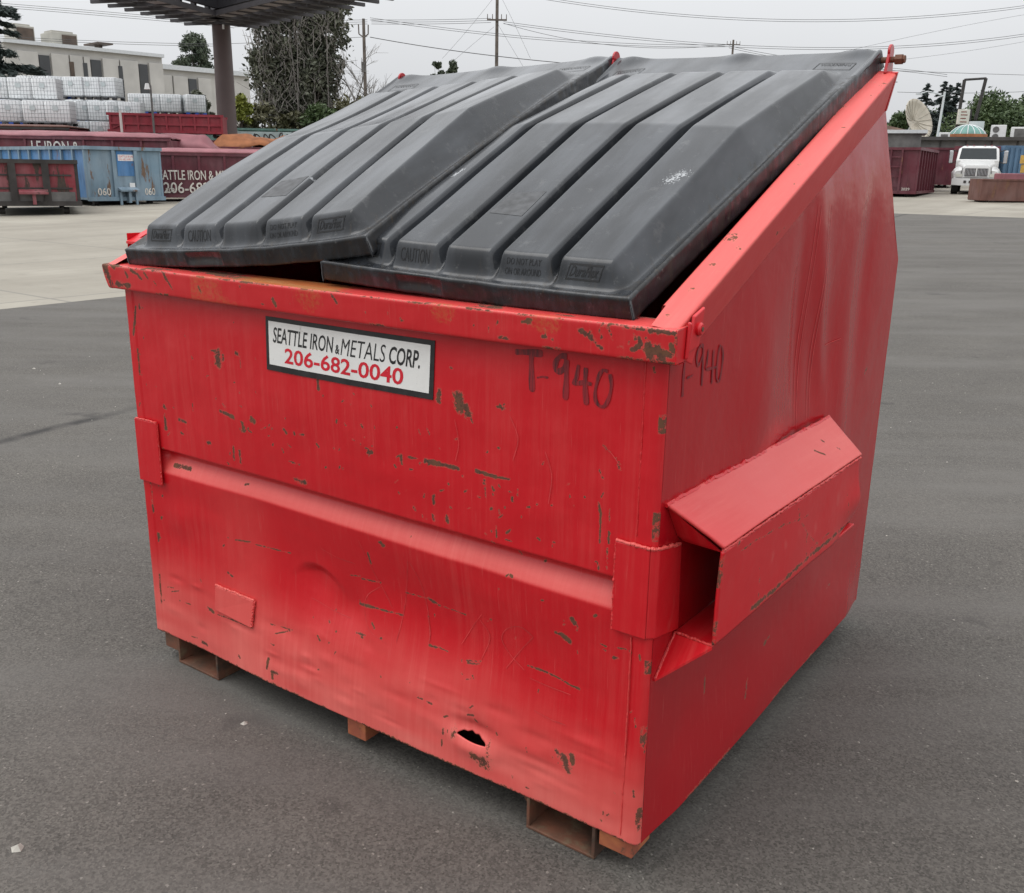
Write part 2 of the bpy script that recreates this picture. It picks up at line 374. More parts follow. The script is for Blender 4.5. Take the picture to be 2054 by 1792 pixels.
FRONT_CHIPS= [(0.044,1.187,0.022,1.097,0.0044),(0.065,1.195,0.064,1.186,0.0056),(0.43,1.089,0.425,1.065,0.0131),(0.449,1.086,0.448,1.074,0.0059),(0.508,1.101,0.514,1.1,0.0058),(0.522,1.094,0.524,1.06,0.0023),(0.838,1.068,0.839,1.046,0.0049),(0.855,1.029,0.855,1.027,0.0033),(1.247,1.099,1.245,1.074,0.0064),(1.304,1.093,1.31,1.069,0.0127),(1.325,1.071,1.334,1.053,0.0088),(1.34,1.049,1.345,1.036,0.002),(0.144,0.89,0.15,0.885,0.0066),(0.142,0.864,0.141,0.819,0.0059),(0.21,0.859,0.243,0.856,0.0052),(0.418,0.919,0.476,0.91,0.005),(0.515,0.899,0.516,0.878,0.0049),(0.556,0.921,0.568,0.911,0.0054),(0.593,0.894,0.615,0.903,0.0024),(0.64,0.905,0.643,0.903,0.003),(0.69,0.911,0.698,0.903,0.0047),(0.731,0.911,0.734,0.904,0.0041),(0.755,0.907,0.772,0.91,0.0029),(0.342,0.811,0.357,0.812,0.0051),(0.462,0.817,0.46,0.777,0.0038),(0.489,0.81,0.488,0.776,0.0044),(0.717,0.769,0.758,0.77,0.0072),(0.425,0.764,0.433,0.759,0.0032),(0.7,0.82,0.741,0.818,0.003),(0.817,0.892,0.82,0.888,0.0029),(0.882,0.893,0.887,0.89,0.0023),(1.121,0.915,1.121,0.904,0.0048),(1.143,0.916,1.173,0.916,0.0032),(1.199,0.916,1.254,0.916,0.0058),(1.257,0.917,1.301,0.915,0.0046),(1.356,0.919,1.413,0.918,0.0045),(1.419,0.918,1.456,0.919,0.003),(0.148,0.698,0.225,0.7,0.0055),(0.001,0.672,0.077,0.674,0.0071),(0.014,0.757,0.018,0.744,0.0048),(0.475,0.7,0.492,0.703,0.0039),(1.007,0.903,1.022,0.906,0.0049),(1.036,0.979,1.037,0.969,0.0021),(1.031,0.656,1.035,0.649,0.0046),(0.279,1.125,0.283,1.121,0.003),(1.414,1.085,1.439,1.084,0.0029),(0.044,0.446,0.043,0.425,0.0051),(0.215,0.818,0.225,0.815,0.0039),(0.158,0.809,0.147,0.8,0.0033),(1.689,0.912,1.695,0.886,0.0033),(1.694,0.882,1.695,0.821,0.0022),(1.717,0.904,1.717,0.873,0.0022),(1.717,0.851,1.717,0.825,0.0029),(1.715,0.817,1.715,0.764,0.0015),(1.692,0.773,1.695,0.757,0.003),(1.461,0.877,1.461,0.868,0.0035),(1.476,0.899,1.475,0.884,0.0031),(1.688,0.987,1.697,0.969,0.0025),(1.732,1.006,1.739,0.997,0.0035),(1.695,1.044,1.728,1.019,0.0011),(1.728,1.019,1.738,1.009,0.001),(1.423,1.091,1.43,1.081,0.0033),(1.448,1.084,1.452,1.081,0.0015),(1.379,0.903,1.379,0.895,0.0039),(1.382,0.884,1.384,0.86,0.0028),(1.421,0.9,1.426,0.893,0.002),(1.405,0.873,1.406,0.871,0.0028),(1.422,0.837,1.425,0.826,0.0028),(1.413,0.795,1.415,0.767,0.0024),(1.219,0.777,1.222,0.765,0.0046),(1.263,0.785,1.265,0.773,0.005),(1.225,0.831,1.222,0.809,0.0042),(1.157,0.785,1.16,0.779,0.0047),(1.627,0.891,1.628,0.89,0.0022),(1.381,0.768,1.382,0.767,0.0037),(1.803,1.228,1.806,1.215,0.0013),(1.439,0.767,1.458,0.766,0.0016),(1.834,1.143,1.835,1.137,0.0016),(1.44,0.849,1.441,0.846,0.002),(0.046,0.447,0.044,0.424,0.0046),(1.024,0.655,1.041,0.65,0.0036),(0.973,0.609,0.978,0.58,0.0037),(0.381,0.398,0.403,0.391,0.0038),(0.28,0.254,0.307,0.248,0.0057),(0.891,0.518,0.928,0.525,0.0019),(0.934,0.519,1.005,0.526,0.0029),(0.915,0.435,0.973,0.443,0.0039),(0.973,0.443,1.081,0.451,0.0029),(1.094,0.522,1.174,0.526,0.0018),(1.174,0.526,1.211,0.519,0.0045),(1.211,0.519,1.3,0.519,0.0022),(0.914,0.353,0.948,0.356,0.0035),(0.936,0.347,0.942,0.347,0.003),(0.331,0.246,0.362,0.247,0.0023),(0.362,0.25,0.498,0.25,0.0028),(0.505,0.335,0.5,0.264,0.0027),(0.586,0.136,0.614,0.138,0.0055),(0.571,0.174,0.564,0.14,0.0044),(0.588,0.126,0.589,0.116,0.0044),(1.177,0.394,1.199,0.395,0.0033),(1.199,0.398,1.239,0.397,0.0018),(0.573,0.284,0.667,0.292,0.0022),(0.667,0.29,0.596,0.261,0.0016),(1.158,0.247,1.175,0.247,0.0029),(1.189,0.244,1.207,0.244,0.0029),(0.237,0.12,0.261,0.119,0.0059),(0.427,0.136,0.433,0.132,0.004),(0.072,0.268,0.107,0.273,0.0012),(0.092,0.256,0.131,0.27,0.0024),(0.131,0.236,0.189,0.238,0.0018),(0.419,0.513,0.486,0.521,0.0026),(0.507,0.519,0.654,0.525,0.0021),(0.582,0.226,0.596,0.225,0.0027),(0.03,0.575,0.033,0.527,0.0022),(0.386,0.514,0.39,0.513,0.0021),(0.171,0.122,0.213,0.126,0.0018),(1.58,0.563,1.599,0.561,0.0034),(1.597,0.563,1.617,0.552,0.006),(1.626,0.615,1.634,0.604,0.0052),(1.636,0.608,1.642,0.597,0.003),(1.638,0.589,1.639,0.587,0.0033),(1.738,0.55,1.751,0.557,0.004),(1.703,0.573,1.718,0.571,0.0018),(1.711,0.561,1.718,0.56,0.0022),(1.748,0.58,1.774,0.584,0.0011),(1.78,0.582,1.786,0.581,0.0029),(1.496,0.444,1.539,0.447,0.0028),(1.539,0.447,1.573,0.445,0.0035),(1.573,0.445,1.624,0.436,0.0023),(1.624,0.436,1.646,0.435,0.0031),(1.303,0.392,1.349,0.405,0.0025),(1.306,0.387,1.346,0.396,0.0021),(1.308,0.344,1.323,0.35,0.0026),(1.32,0.251,1.342,0.257,0.003),(1.345,0.247,1.352,0.239,0.003),(1.162,0.246,1.172,0.247,0.0022),(1.19,0.245,1.208,0.243,0.0027),(1.251,0.19,1.252,0.175,0.0036),(1.246,0.154,1.248,0.137,0.0031),(1.266,0.193,1.267,0.18,0.0027),(1.596,0.256,1.61,0.243,0.0049),(1.618,0.25,1.631,0.223,0.0097),(1.641,0.259,1.643,0.244,0.0072),(1.632,0.219,1.636,0.212,0.0057),(1.736,0.151,1.736,0.141,0.0024),(1.729,0.125,1.732,0.122,0.002),(1.489,0.232,1.492,0.232,0.0021),(1.514,0.121,1.521,0.121,0.0034),(1.471,0.137,1.472,0.131,0.0021),(1.812,0.239,1.814,0.224,0.003),(1.826,0.193,1.826,0.173,0.0038),(1.827,0.149,1.824,0.136,0.0045),(1.85,0.146,1.851,0.143,0.0022),(1.806,0.584,1.81,0.571,0.0018),(1.828,0.55,1.829,0.548,0.0018),(1.826,0.361,1.83,0.34,0.0029),(1.804,0.425,1.808,0.403,0.0011),(1.786,0.271,1.787,0.263,0.0015)]
LIP_CHIPS= [(-0.027,1.307,-0.007,1.258,0.0126),(0.004,1.319,0.023,1.31,0.0071),(0.021,1.26,0.087,1.258,0.0081),(0.066,1.309,0.083,1.286,0.0053),(0.107,1.305,0.135,1.298,0.0044),(0.138,1.295,0.153,1.282,0.0044),(0.171,1.304,0.186,1.288,0.0035),(0.263,1.309,0.274,1.293,0.0051),(0.277,1.29,0.291,1.274,0.0043),(0.291,1.274,0.303,1.258,0.0026),(0.213,1.28,0.223,1.271,0.0021),(0.416,1.284,0.43,1.269,0.003),(0.417,1.283,0.425,1.267,0.0041),(0.72,1.276,0.73,1.261,0.0047),(0.675,1.26,0.686,1.257,0.0032),(0.937,1.306,0.954,1.289,0.0044),(0.782,1.274,0.787,1.27,0.0023),(1.047,1.275,1.049,1.272,0.0022),(1.122,1.282,1.125,1.272,0.0018),(1.159,1.268,1.166,1.264,0.0028),(0.592,1.301,0.595,1.297,0.002),(1.653,1.292,1.678,1.282,0.0059),(1.677,1.292,1.682,1.276,0.0039),(1.698,1.3,1.704,1.281,0.0032),(1.718,1.306,1.73,1.281,0.0029),(1.686,1.273,1.705,1.259,0.0039),(1.734,1.267,1.756,1.268,0.0019),(1.774,1.265,1.788,1.272,0.0048),(1.791,1.288,1.792,1.275,0.0057),(1.766,1.282,1.766,1.277,0.0029),(1.778,1.299,1.78,1.287,0.0019),(1.805,1.293,1.803,1.289,0.0025),(1.809,1.277,1.814,1.259,0.0088),(1.83,1.273,1.838,1.259,0.01),(1.848,1.266,1.858,1.264,0.0056),(1.859,1.283,1.863,1.274,0.0043),(1.869,1.312,1.871,1.287,0.0031),(1.868,1.275,1.871,1.263,0.0025),(1.44,1.256,1.47,1.256,0.0035),(1.557,1.27,1.569,1.27,0.0041),(1.581,1.268,1.585,1.267,0.0027),(1.418,1.278,1.419,1.264,0.0024),(1.56,1.296,1.561,1.286,0.002),(1.566,1.29,1.569,1.273,0.0013),(1.376,1.276,1.377,1.273,0.0025),(1.444,1.291,1.44,1.284,0.0021),(1.519,1.302,1.532,1.302,0.0027),(1.31,1.285,1.311,1.28,0.0018),(1.507,1.296,1.532,1.295,0.0031),(1.677,1.305,1.714,1.306,0.0019),(1.751,1.306,1.8,1.308,0.0025),(1.811,1.307,1.866,1.308,0.0044)]
FRONT_STROKES= {'Tbar': ([(1.461, 1.217), (1.497, 1.22), (1.535, 1.221)], 0.007), 'Tstem': ([(1.505, 1.218), (1.507, 1.18), (1.511, 1.134)], 0.007), 'dash': ([(1.522, 1.167), (1.536, 1.171), (1.552, 1.171)], 0.002), 'nine': ([(1.597, 1.222), (1.582, 1.222), (1.57, 1.209), (1.569, 1.193), (1.577, 1.188), (1.59, 1.196), (1.597, 1.216)], 0.006), 'ninestem': ([(1.597, 1.216), (1.598, 1.17), (1.598, 1.129)], 0.0065), 'four': ([(1.627, 1.209), (1.623, 1.181), (1.617, 1.168), (1.64, 1.172), (1.662, 1.172)], 0.0045), 'fourstem': ([(1.645, 1.205), (1.646, 1.163), (1.651, 1.126)], 0.006), 'zero': ([(1.699, 1.204), (1.686, 1.204), (1.677, 1.188), (1.671, 1.156), (1.676, 1.134), (1.692, 1.128), (1.704, 1.146), (1.709, 1.175), (1.704, 1.199)], 0.004)}
SIDE_STROKES= {'T': ([(0.083, 1.232), (0.081, 1.206), (0.08, 1.181), (0.08, 1.154)], 0.0045), 'dash': ([(0.097, 1.191), (0.129, 1.193)], 0.0024), 'nine': ([(0.172, 1.247), (0.159, 1.252), (0.147, 1.244), (0.139, 1.228), (0.146, 1.213), (0.157, 1.213), (0.171, 1.23)], 0.0037), 'ninest': ([(0.171, 1.244), (0.173, 1.206), (0.174, 1.162)], 0.004), 'four': ([(0.198, 1.238), (0.194, 1.211), (0.191, 1.197), (0.211, 1.194), (0.245, 1.192)], 0.0027), 'fourst': ([(0.225, 1.233), (0.226, 1.197), (0.226, 1.158)], 0.0035), 'zero': ([(0.26, 1.24), (0.252, 1.222), (0.249, 1.18), (0.255, 1.16), (0.268, 1.16), (0.276, 1.184), (0.277, 1.213), (0.269, 1.236)], 0.0029)}
POCKET_CHIPS= [(0.138,0.803,0.294,0.795,0.0023),(0.294,0.795,0.471,0.78,0.0023),(0.471,0.78,0.577,0.761,0.0023),(0.577,0.761,0.664,0.751,0.0023),(0.551,0.814,0.584,0.757,0.0029),(0.584,0.757,0.66,0.699,0.0029),(0.66,0.699,0.762,0.635,0.0029),(0.654,0.701,0.674,0.631,0.0017),(0.695,0.642,0.786,0.641,0.0023),(0.786,0.641,0.895,0.644,0.0023),(0.895,0.644,0.937,0.604,0.0023),(0.992,0.721,1.024,0.653,0.0023),(1.024,0.653,1.066,0.6,0.0023),(0.319,0.723,0.339,0.659,0.0017),(0.339,0.659,0.329,0.633,0.0017),(0.293,0.622,0.436,0.615,0.0069),(0.436,0.615,0.58,0.622,0.0069),(0.58,0.622,0.766,0.619,0.0069),(0.766,0.619,0.933,0.615,0.0069),(0.933,0.615,1.151,0.585,0.0069),(0.084,0.776,0.091,0.759,0.0046),(0.17,0.819,0.186,0.825,0.0046)]
FRONT_SCRATCHES = [[(1.002, 0.514), (0.95, 0.472), (0.936, 0.425), (0.964, 0.375), (1.035, 0.357)], [(0.945, 0.643), (0.983, 0.556), (1.044, 0.461)], [(1.121, 0.628), (1.09, 0.493), (1.064, 0.369)], [(1.126, 0.625), (1.158, 0.558), (1.177, 0.409)], [(0.788, 0.576), (0.85, 0.563), (0.918, 0.562)], [(0.732, 0.405), (0.81, 0.392), (0.885, 0.385)], [(1.513, 0.531), (1.476, 0.544), (1.432, 0.523), (1.415, 0.488), (1.442, 0.455), (1.487, 0.429)], [(1.516, 0.531), (1.469, 0.471), (1.43, 0.414)], [(1.346, 0.521), (1.376, 0.482), (1.351, 0.412)], [(1.165, 0.48), (1.177, 0.432), (1.174, 0.397)], [(1.355, 0.54), (1.322, 0.494), (1.284, 0.432)], [(1.505, 0.415), (1.557, 0.413), (1.625, 0.413)], [(1.525, 0.337), (1.577, 0.332), (1.619, 0.332)], [(1.695, 1.044), (1.716, 1.031), (1.737, 1.009)], [(1.453, 1.07), (1.476, 1.021), (1.463, 0.966)], [(1.295, 1.037), (1.305, 0.98), (1.295, 0.934)], [(1.55, 1.004), (1.568, 0.952), (1.562, 0.883)]]
SIDE_SCRATCHES = [[(0.843, 1.529), (0.857, 1.247), (0.866, 0.918)], [(0.824, 1.529), (0.833, 1.25), (0.844, 0.929)], [(0.937, 1.527), (0.948, 1.27), (0.972, 0.931)], [(0.915, 1.528), (0.932, 1.259), (0.948, 0.929)], [(1.165, 1.136), (1.046, 1.13)]]
# ================================================================== the dumpster
W, D, ZB = 1.83, 1.69, .095
dump = empty('dumpster', (0, 0, 0), 0, 'dented red steel front-load dumpster with two black plastic lids on the asphalt', 'dumpster')
RED = M['red']
# ---- front panel: pressed groove, dents, bulged foot, torn hole, rounded right corner
nx, nz = 500, 340
us = np.concatenate([sp(.0, 1.815, nx), 1.815+.015*np.sin(sp(.15, np.pi/2, 8))]); ya = np.concatenate([np.zeros(nx), .015*(1-np.cos(sp(.15, np.pi/2, 8)))])
zs = sp(ZB, 1.312, nz)
X, Z = np.meshgrid(us, zs, indexing='ij'); Y0 = np.repeat(ya[:, None], nz, 1)
# rows of the sheet are led round a torn slot near the foot
dzr = zs[1]-zs[0]; jm = int(round((.194-ZB)/dzr)); hw_ = .047; wq = np.clip(1-((us-1.341)/hw_)**2, 0, 1)
zl_r, zu_r = zs[jm-2], zs[jm+3]; blend = np.exp(-np.maximum(0, np.abs(us-1.341)-hw_)/.012)
zmid = .190-.05*(us-1.341); zl_h = zmid-.0008-.004*wq; zu_h = zmid+.0008+.0165*wq**.7+.002*np.sin(us*260)*wq
zl_c = zl_r+(zl_h-zl_r)*blend; zu_c = zu_r+(zu_h-zu_r)*blend
for i_ in range(len(us)):
    if blend[i_] > .01: Z[i_] = np.interp(np.arange(nz), [0, max(jm-26, 1), jm-2, jm+3, jm+28, nz-1], [zs[0], zs[max(jm-26, 1)], zl_c[i_], zu_c[i_], zs[jm+28], zs[-1]])
inside = np.abs(us-1.341) < hw_
hole_f = np.zeros((len(us)-1, nz-1), bool); hole_f[:, jm-2:jm+3] = (inside[:-1] & inside[1:])[:, None]
def front_out(X, Z):
    """how far the sheet stands out (towards -Y)"""
    o = np.zeros_like(X)
    ends = sstep(.07, .12, X)*sstep(1.80, 1.74, X)
    g = np.interp(Z, [.62, .672, .690, .726, .740, .749, .80], [0, .001, -.008, -.030, -.028, 0, 0])
    g2 = np.interp(Z+.003, [.62, .672, .690, .726, .740, .749, .80], [0, .001, -.008, -.030, -.028, 0, 0])
    o += .5*(g+g2)*ends
    # sheet belly: leans out towards the foot, so the lower third looks up at the sky
    edge = sstep(0, .12, X)*sstep(1.83, 1.70, X)
    o += (.012*sstep(.42, .10, Z))*sstep(.22, .6, X)*sstep(1.60, 1.2, X)*(.8+.25*np.sin(X*2.3+.4)) - .022*edge*G2(X, Z, .95, .43, 1.1, .16)
    o += .010*edge*G2(X, Z, .95, 1.05, .7, .25) - .012*edge*G2(X, Z, .55, .60, .35, .16)
    o += -.016*edge*G2(X, Z, 1.15, .50, .40, .13) + .008*edge*G2(X, Z, .35, .42, .2, .2)
    # the round dent with its crease
    zc = .500-4.*(X-.755)**2
    o += -.020*sstep(zc+.022, zc-.014, Z)*np.clip(1-(zc-Z)/.18, 0, 1)*np.exp(-((X-.765)/.058)**2)
    o += -.012*G2(X, Z, .885, .415, .065, .055)*edge
    # ripples of knocks along the foot
    r = np.random.default_rng(3)
    for _ in range(70):
        cx, cz = r.uniform(.1, 1.75), r.uniform(.12, .34); a = r.uniform(.0008, .0022)*r.choice([-1, 1], p=[.65, .35])
        o += a*G2(X, Z, cx, cz, r.uniform(.02, .07), r.uniform(.006, .022))
    for _ in range(26):
        cx, cz = r.uniform(.1, 1.75), r.uniform(.35, 1.2); a = r.uniform(.001, .003)*r.choice([-1, 1])
        o += a*G2(X, Z, cx, cz, r.uniform(.04, .16), r.uniform(.03, .10))
    o += .0022*vnoise(X*9, Z*14, 5)+.003*vnoise(X*2.2, Z*3, 6)
    # horizontal buckle lines low down
    o += .0012*sstep(.42, .18, Z)*np.abs(vnoise(X*3, Z*22, 9))
    # torn hole: top edge pushed in, lower lip bent out
    o += -.014*G2(X, Z, 1.345, .220, .060, .024) + .008*G2(X, Z, 1.345, .165, .06, .022)
    # overlapping corner seams
    o += .0025*sstep(1.783, 1.787, X) + .0025*sstep(.036, .032, X)
    # sheet stays tied at the rim
    return o*np.where(Z > 1.2, sstep(1.32, 1.2, Z)*.6+.4, 1)
OUT = front_out(X, Z)
cs = sstep(1.83, 1.80, X)
P = np.stack([X, Y0-OUT*np.maximum(cs, .15)*np.where(X > 1.8, np.clip(cs, .15, 1), 1), Z], -1)
rq = np.random.default_rng(77); tiny = []
for cx, cz, sx_, sz_, n_ in ((.55, .90, .35, .05, 34), (1.25, .93, .30, .05, 30), (1.30, .80, .25, .05, 24), (.35, 1.0, .2, .15, 14), (1.1, 1.12, .4, .08, 14), (.8, .30, .5, .10, 22), (1.45, .35, .2, .12, 18), (.06, .9, .02, .3, 16), (1.55, .72, .12, .12, 18)):
    for _ in range(n_):
        a_, b_ = rq.normal(cx, sx_), rq.normal(cz, sz_); tiny.append((a_, b_, a_+rq.normal()*.006, b_+rq.normal()*.006, rq.uniform(.0012, .0036)))
ch = np.maximum(seg_field(X, Z, FRONT_CHIPS), .92*seg_field(X, Z, tiny))
ch = np.maximum(ch, .60*sstep(.108, .096, Z)*(vnoise(X*9, Z*4, 21) > -.25))                       # rusted bottom edge
ch = np.maximum(ch, .75*G2(X, Z, 1.385, .145, .030, .030)); ch = np.maximum(ch, .75*G2(X, Z, 1.395, .175, .014, .035)); ch = np.maximum(ch, .70*G2(X, Z, 1.285, .190, .016, .026)); ch = np.maximum(ch, .72*G2(X, Z, 1.36, .150, .03, .018))
ch = np.maximum(ch, .62*(np.abs(X-.034) < .004)*(vnoise(Z*14, Z*0, 31) > .02)*1.)
ch = np.maximum(ch, .60*(np.abs(X-1.826) < .006)*(vnoise(Z*18, Z*0, 33) > .16)*1.)
keep = ~hole_f
fade = .92*sstep(.40+.14*vnoise(X*1.6, Z*0, 51), .10, Z+.04*vnoise(X*4, Z*5, 52))*(.85+.5*vnoise(X*7, Z*26, 53))+.35*sstep(.12, .35, vnoise(X*2.1, Z*1.6, 54))*sstep(1.5, .3, X)  # paler foot stands in for skylight; the noise patches are plain fading
fade = np.maximum(fade, .55*sstep(.665, .68, Z)*sstep(.735, .70, Z)*sstep(.09, .13, X)*sstep(1.75, 1.73, X))  # painted highlight on the groove's up-facing lower lip
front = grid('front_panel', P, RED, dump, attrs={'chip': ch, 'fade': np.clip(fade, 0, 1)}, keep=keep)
md = front.modifiers.new('thick', 'SOLIDIFY'); md.thickness = .004; md.offset = -1
def on_front(x, z, e):
    x, z = np.asarray(x, float), np.asarray(z, float); o = front_out(np.atleast_2d(x), np.atleast_2d(z)).reshape(x.shape); return np.stack([x, -o-.0008-e, z], -1)

# ---- right and left side panels, back, floor
def top_z(y): return np.minimum(1.262+.437*y, 1.335+(1.69-y)*(.45/.354))
def side_out(Y, Z):
    o = np.zeros_like(Y); e = sstep(0, .2, Y)*sstep(1.69, 1.5, Y)
    o += -.022*e*G2(Y, Z, .95, 1.12, .30, .28) + .012*e*G2(Y, Z, .55, 1.05, .13, .22) - .012*e*G2(Y, Z, 1.32, 1.30, .10, .30)
    o += .012*e*G2(Y+.35*(Z-1.2), Z, .98, 1.25, .055, .28) - .010*e*G2(Y+.2*(Z-1.2), Z, .80, 1.22, .05, .22)
    o += .010*e*G2(Y, Z, 1.22, 1.05, .10, .40) - .016*e*G2(Y, Z, .80, .42, .6, .18) + .012*e*sstep(.35, .1, Z)
    o += .006*vnoise(Y*3, Z*3, 44)*e + .0015*vnoise(Y*9, Z*9, 45)
    return o
m1, m2 = 200, 200
yy = sp(.015, D, m1); tt = sp(0, 1, m2)
Yg, Tg = np.meshgrid(yy, tt, indexing='ij'); Zg = ZB+(top_z(Yg)-ZB)*Tg
crease = sstep(.25, 0, (top_z(Yg)-Zg))*0
SIDE_CHIPS = [(1.06, .52, 1.10, .53, .004), (.98, .47, 1.02, .475, .003), (1.12, .62, 1.16, .66, .003), (1.10, .64, 1.17, .65, .002), (.75, .30, .80, .31, .004), (.60, .20, .62, .25, .004), (.34, .33, .345, .38, .003), (1.45, .98, 1.47, 1.0, .004), (1.3, .28, 1.34, .285, .003)]
sch = seg_field(Yg, Zg, SIDE_CHIPS)
sch = np.maximum(sch, .52*sstep(.112, .098, Zg)*(vnoise(Yg*7, Zg*0, 8) > .1))
Ps = np.stack([W+side_out(Yg, Zg), Yg, Zg], -1)
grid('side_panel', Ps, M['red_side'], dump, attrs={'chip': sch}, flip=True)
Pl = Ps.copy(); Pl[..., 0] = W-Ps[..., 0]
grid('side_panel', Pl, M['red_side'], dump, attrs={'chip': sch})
def on_side(y, z, e):
    y, z = np.asarray(y, float), np.asarray(z, float); return np.stack([W+side_out(y, z)+.0012+e, y, z], -1)
xb = sp(0, W, 60); tb = np.array([ZB, .5, .9, 1.335, 1.45, 1.6, 1.785]); yb = np.array([D, D, D, D, 1.60, 1.482, 1.336])
Xb, Tb = np.meshgrid(xb, tb, indexing='ij'); Yb = np.repeat(yb[None], 60, 0)
grid('back_panel', np.stack([Xb, Yb-.004, Tb], -1), RED, dump, smooth=False, flip=True)
MB().box(.006, W-.006, .02, D-.01, ZB+.002, ZB+.012).build('floor_plate', M['inside'], dump)
MB().box(.06, W-.06, .110, .115, ZB+.013, 1.20).build('dark_backing', M['inside'], dump)  # added dark sheet, stands in for the unlit inside behind the slot
MB().box(W-.05, W-.045, .116, 1.30, ZB+.013, 1.20).build('dark_backing', M['inside'], dump)  # added dark sheet for the unlit inside, behind the side panel

# ---- front rim: folded channel with rounded folds, chipped and rusty
def fold(pts, seg=6, r=.006, n=4):
    out_ = [np.array(pts[0], float)]
    for a, b, c in zip(pts, pts[1:], pts[2:]):
        a, b, c = map(lambda q: np.array(q, float), (a, b, c)); d1 = (a-b)/np.linalg.norm(a-b); d2 = (c-b)/np.linalg.norm(c-b)
        p1, p2 = b+d1*r, b+d2*r
        out_ += [(1-t)**2*p1+2*t*(1-t)*b+t*t*p2 for t in sp(0, 1, n)]
    out_.append(np.array(pts[-1], float))
    dense = []
    for a, b in zip(out_, out_[1:]):
        m = max(1, int(np.linalg.norm(b-a)/.005)); dense += [a+(b-a)*i/m for i in range(m)]
    return np.array(dense+[out_[-1]])
prof = fold([(-.002, 1.246), (-.043, 1.243), (-.048, 1.314), (.048, 1.319), (.050, 1.285)])
nl = 420
S_, Q = np.meshgrid(sp(0, 1, nl), np.arange(len(prof)), indexing='ij')
py_, pz_ = prof[Q][..., 0], prof[Q][..., 1]
mitre = .5*(1.314-pz_)*(pz_ < 1.314)
x0_ = -.040+mitre*.55*np.clip((1.314-pz_)/.07, 0, 1)*1.0
x1_ = 1.872+.0*pz_
Xl = x0_+(x1_-x0_)*S_
wav = .0035*vnoise(Xl*4, Xl*0, 12)+.0012*vnoise(Xl*16, pz_*30, 13)
sagl = -.004*np.sin(np.pi*S_)
Pr = np.stack([Xl, py_-wav, pz_+sagl+wav*.5], -1)
lch = seg_field(Xl, pz_, LIP_CHIPS)*(py_ < -.03)
topedge = np.exp(-(((py_+.048)**2+(pz_-1.314)**2)/.006**2))
lch = np.maximum(lch, (.66+.34*vnoise(Xl*13, Xl*0, 17))*topedge)
lch = np.maximum(lch, .72*(py_ > -.044)*(pz_ > 1.31)*sstep(-.05, .22, vnoise(Xl*10, py_*45, 19)))
lch = np.maximum(lch, .58*(pz_ < 1.252)*(py_ < -.03)*sstep(.08, .3, vnoise(Xl*12, Xl*0, 20)))
stn = (py_ > -.045)*(pz_ > 1.305)*(1.1*G2(Xl, Xl*0, .68, 0, .14, 1)+.9*G2(Xl, Xl*0, .88, 0, .08, 1))+.45*(py_ < -.03)*sstep(.05, .3, vnoise(Xl*7, pz_*10, 23))
grid('front_rim', Pr, RED, dump, attrs={'chip': lch, 'stain': stn, 'fade': .25*(pz_ > 1.31)+.05})  # rim top painted paler, as if lit by the sky
xx_ = 1.8715
endm = MB().prism([(-.001, 1.247), (-.043, 1.244), (-.047, 1.313), (.047, 1.318), (.06, 1.30), (.03, 1.235)], 0, xx_-.004, xx_)
endm.build('rim_end_plate', RED, dump, bevel=.002)
endm = MB().prism([(-.001, 1.247), (-.043, 1.244), (-.046, 1.312), (.047, 1.317), (.047, 1.25)], 0, -.006, -.002)
endm.build('rim_end_plate', RED, dump, bevel=.002)

# ---- sloping side rails
def rail(side):
    pr = fold([(1.833, -.124), (1.868, -.004), (1.797, .004), (1.795, -.06)], r=.009, n=5)
    if side < 0: pr = np.stack([W-pr[:, 0], pr[:, 1]], 1)
    S_, Q = np.meshgrid(sp(0, 1, 260), np.arange(len(pr)), indexing='ij')
    px_, dz_ = pr[Q][..., 0], pr[Q][..., 1]
    y0 = np.where(np.abs(px_-W/2) < .895, .03, -.040); y1 = 1.285-dz_*.42
    Yr = y0+(y1-y0)*S_
    Zr = 1.331+.437*Yr+dz_
    Zr = np.maximum(Zr, 1.243+0*Zr)
    wv = .0025*vnoise(Yr*4, Yr*0, 61+side)
    Pq = np.stack([px_+side*wv, Yr, Zr+wv], -1)
    cor = np.exp(-((px_-(1.865 if side > 0 else W-1.865))**2+dz_**2)/.007**2)
    chp = (.28+.5*vnoise(Yr*18, Yr*0, 63))*cor*sstep(.9, 1.25, Yr)
    chp = np.maximum(chp, .55*seg_field(Yr, Zr, [(.52, 1.475, .60, 1.49, .004), (.50, 1.47, .57, 1.482, .006)])*(dz_ < -.02))
    chp = np.maximum(chp, .5*(dz_ > -.01)*sstep(.24, .40, vnoise(Yr*40, px_*40, 66)))
    o = grid('side_rail', Pq, RED, dump, attrs={'chip': chp, 'fade': .45*sstep(-.02, -.008, dz_)+.12}, flip=(side < 0))  # rail top painted paler, as if lit by the sky
    # closed rear end and hanging gusset
    sx = 1 if side > 0 else -1; cx_ = lambda v: v if side > 0 else W-v
    gm = MB()
    a = [(cx_(1.834), 1.337, 1.788), (cx_(1.868), 1.285, 1.888), (cx_(1.797), 1.285, 1.893), (cx_(1.797), 1.337, 1.79)]
    gm.hexa([(p[0], p[1]-.012, p[2]-.004) for p in a]+[(p[0], p[1]+.001, p[2]) for p in a])
    gm.build('rail_end_cap', RED, o)
    return o
railR = rail(1); railL = rail(-1)
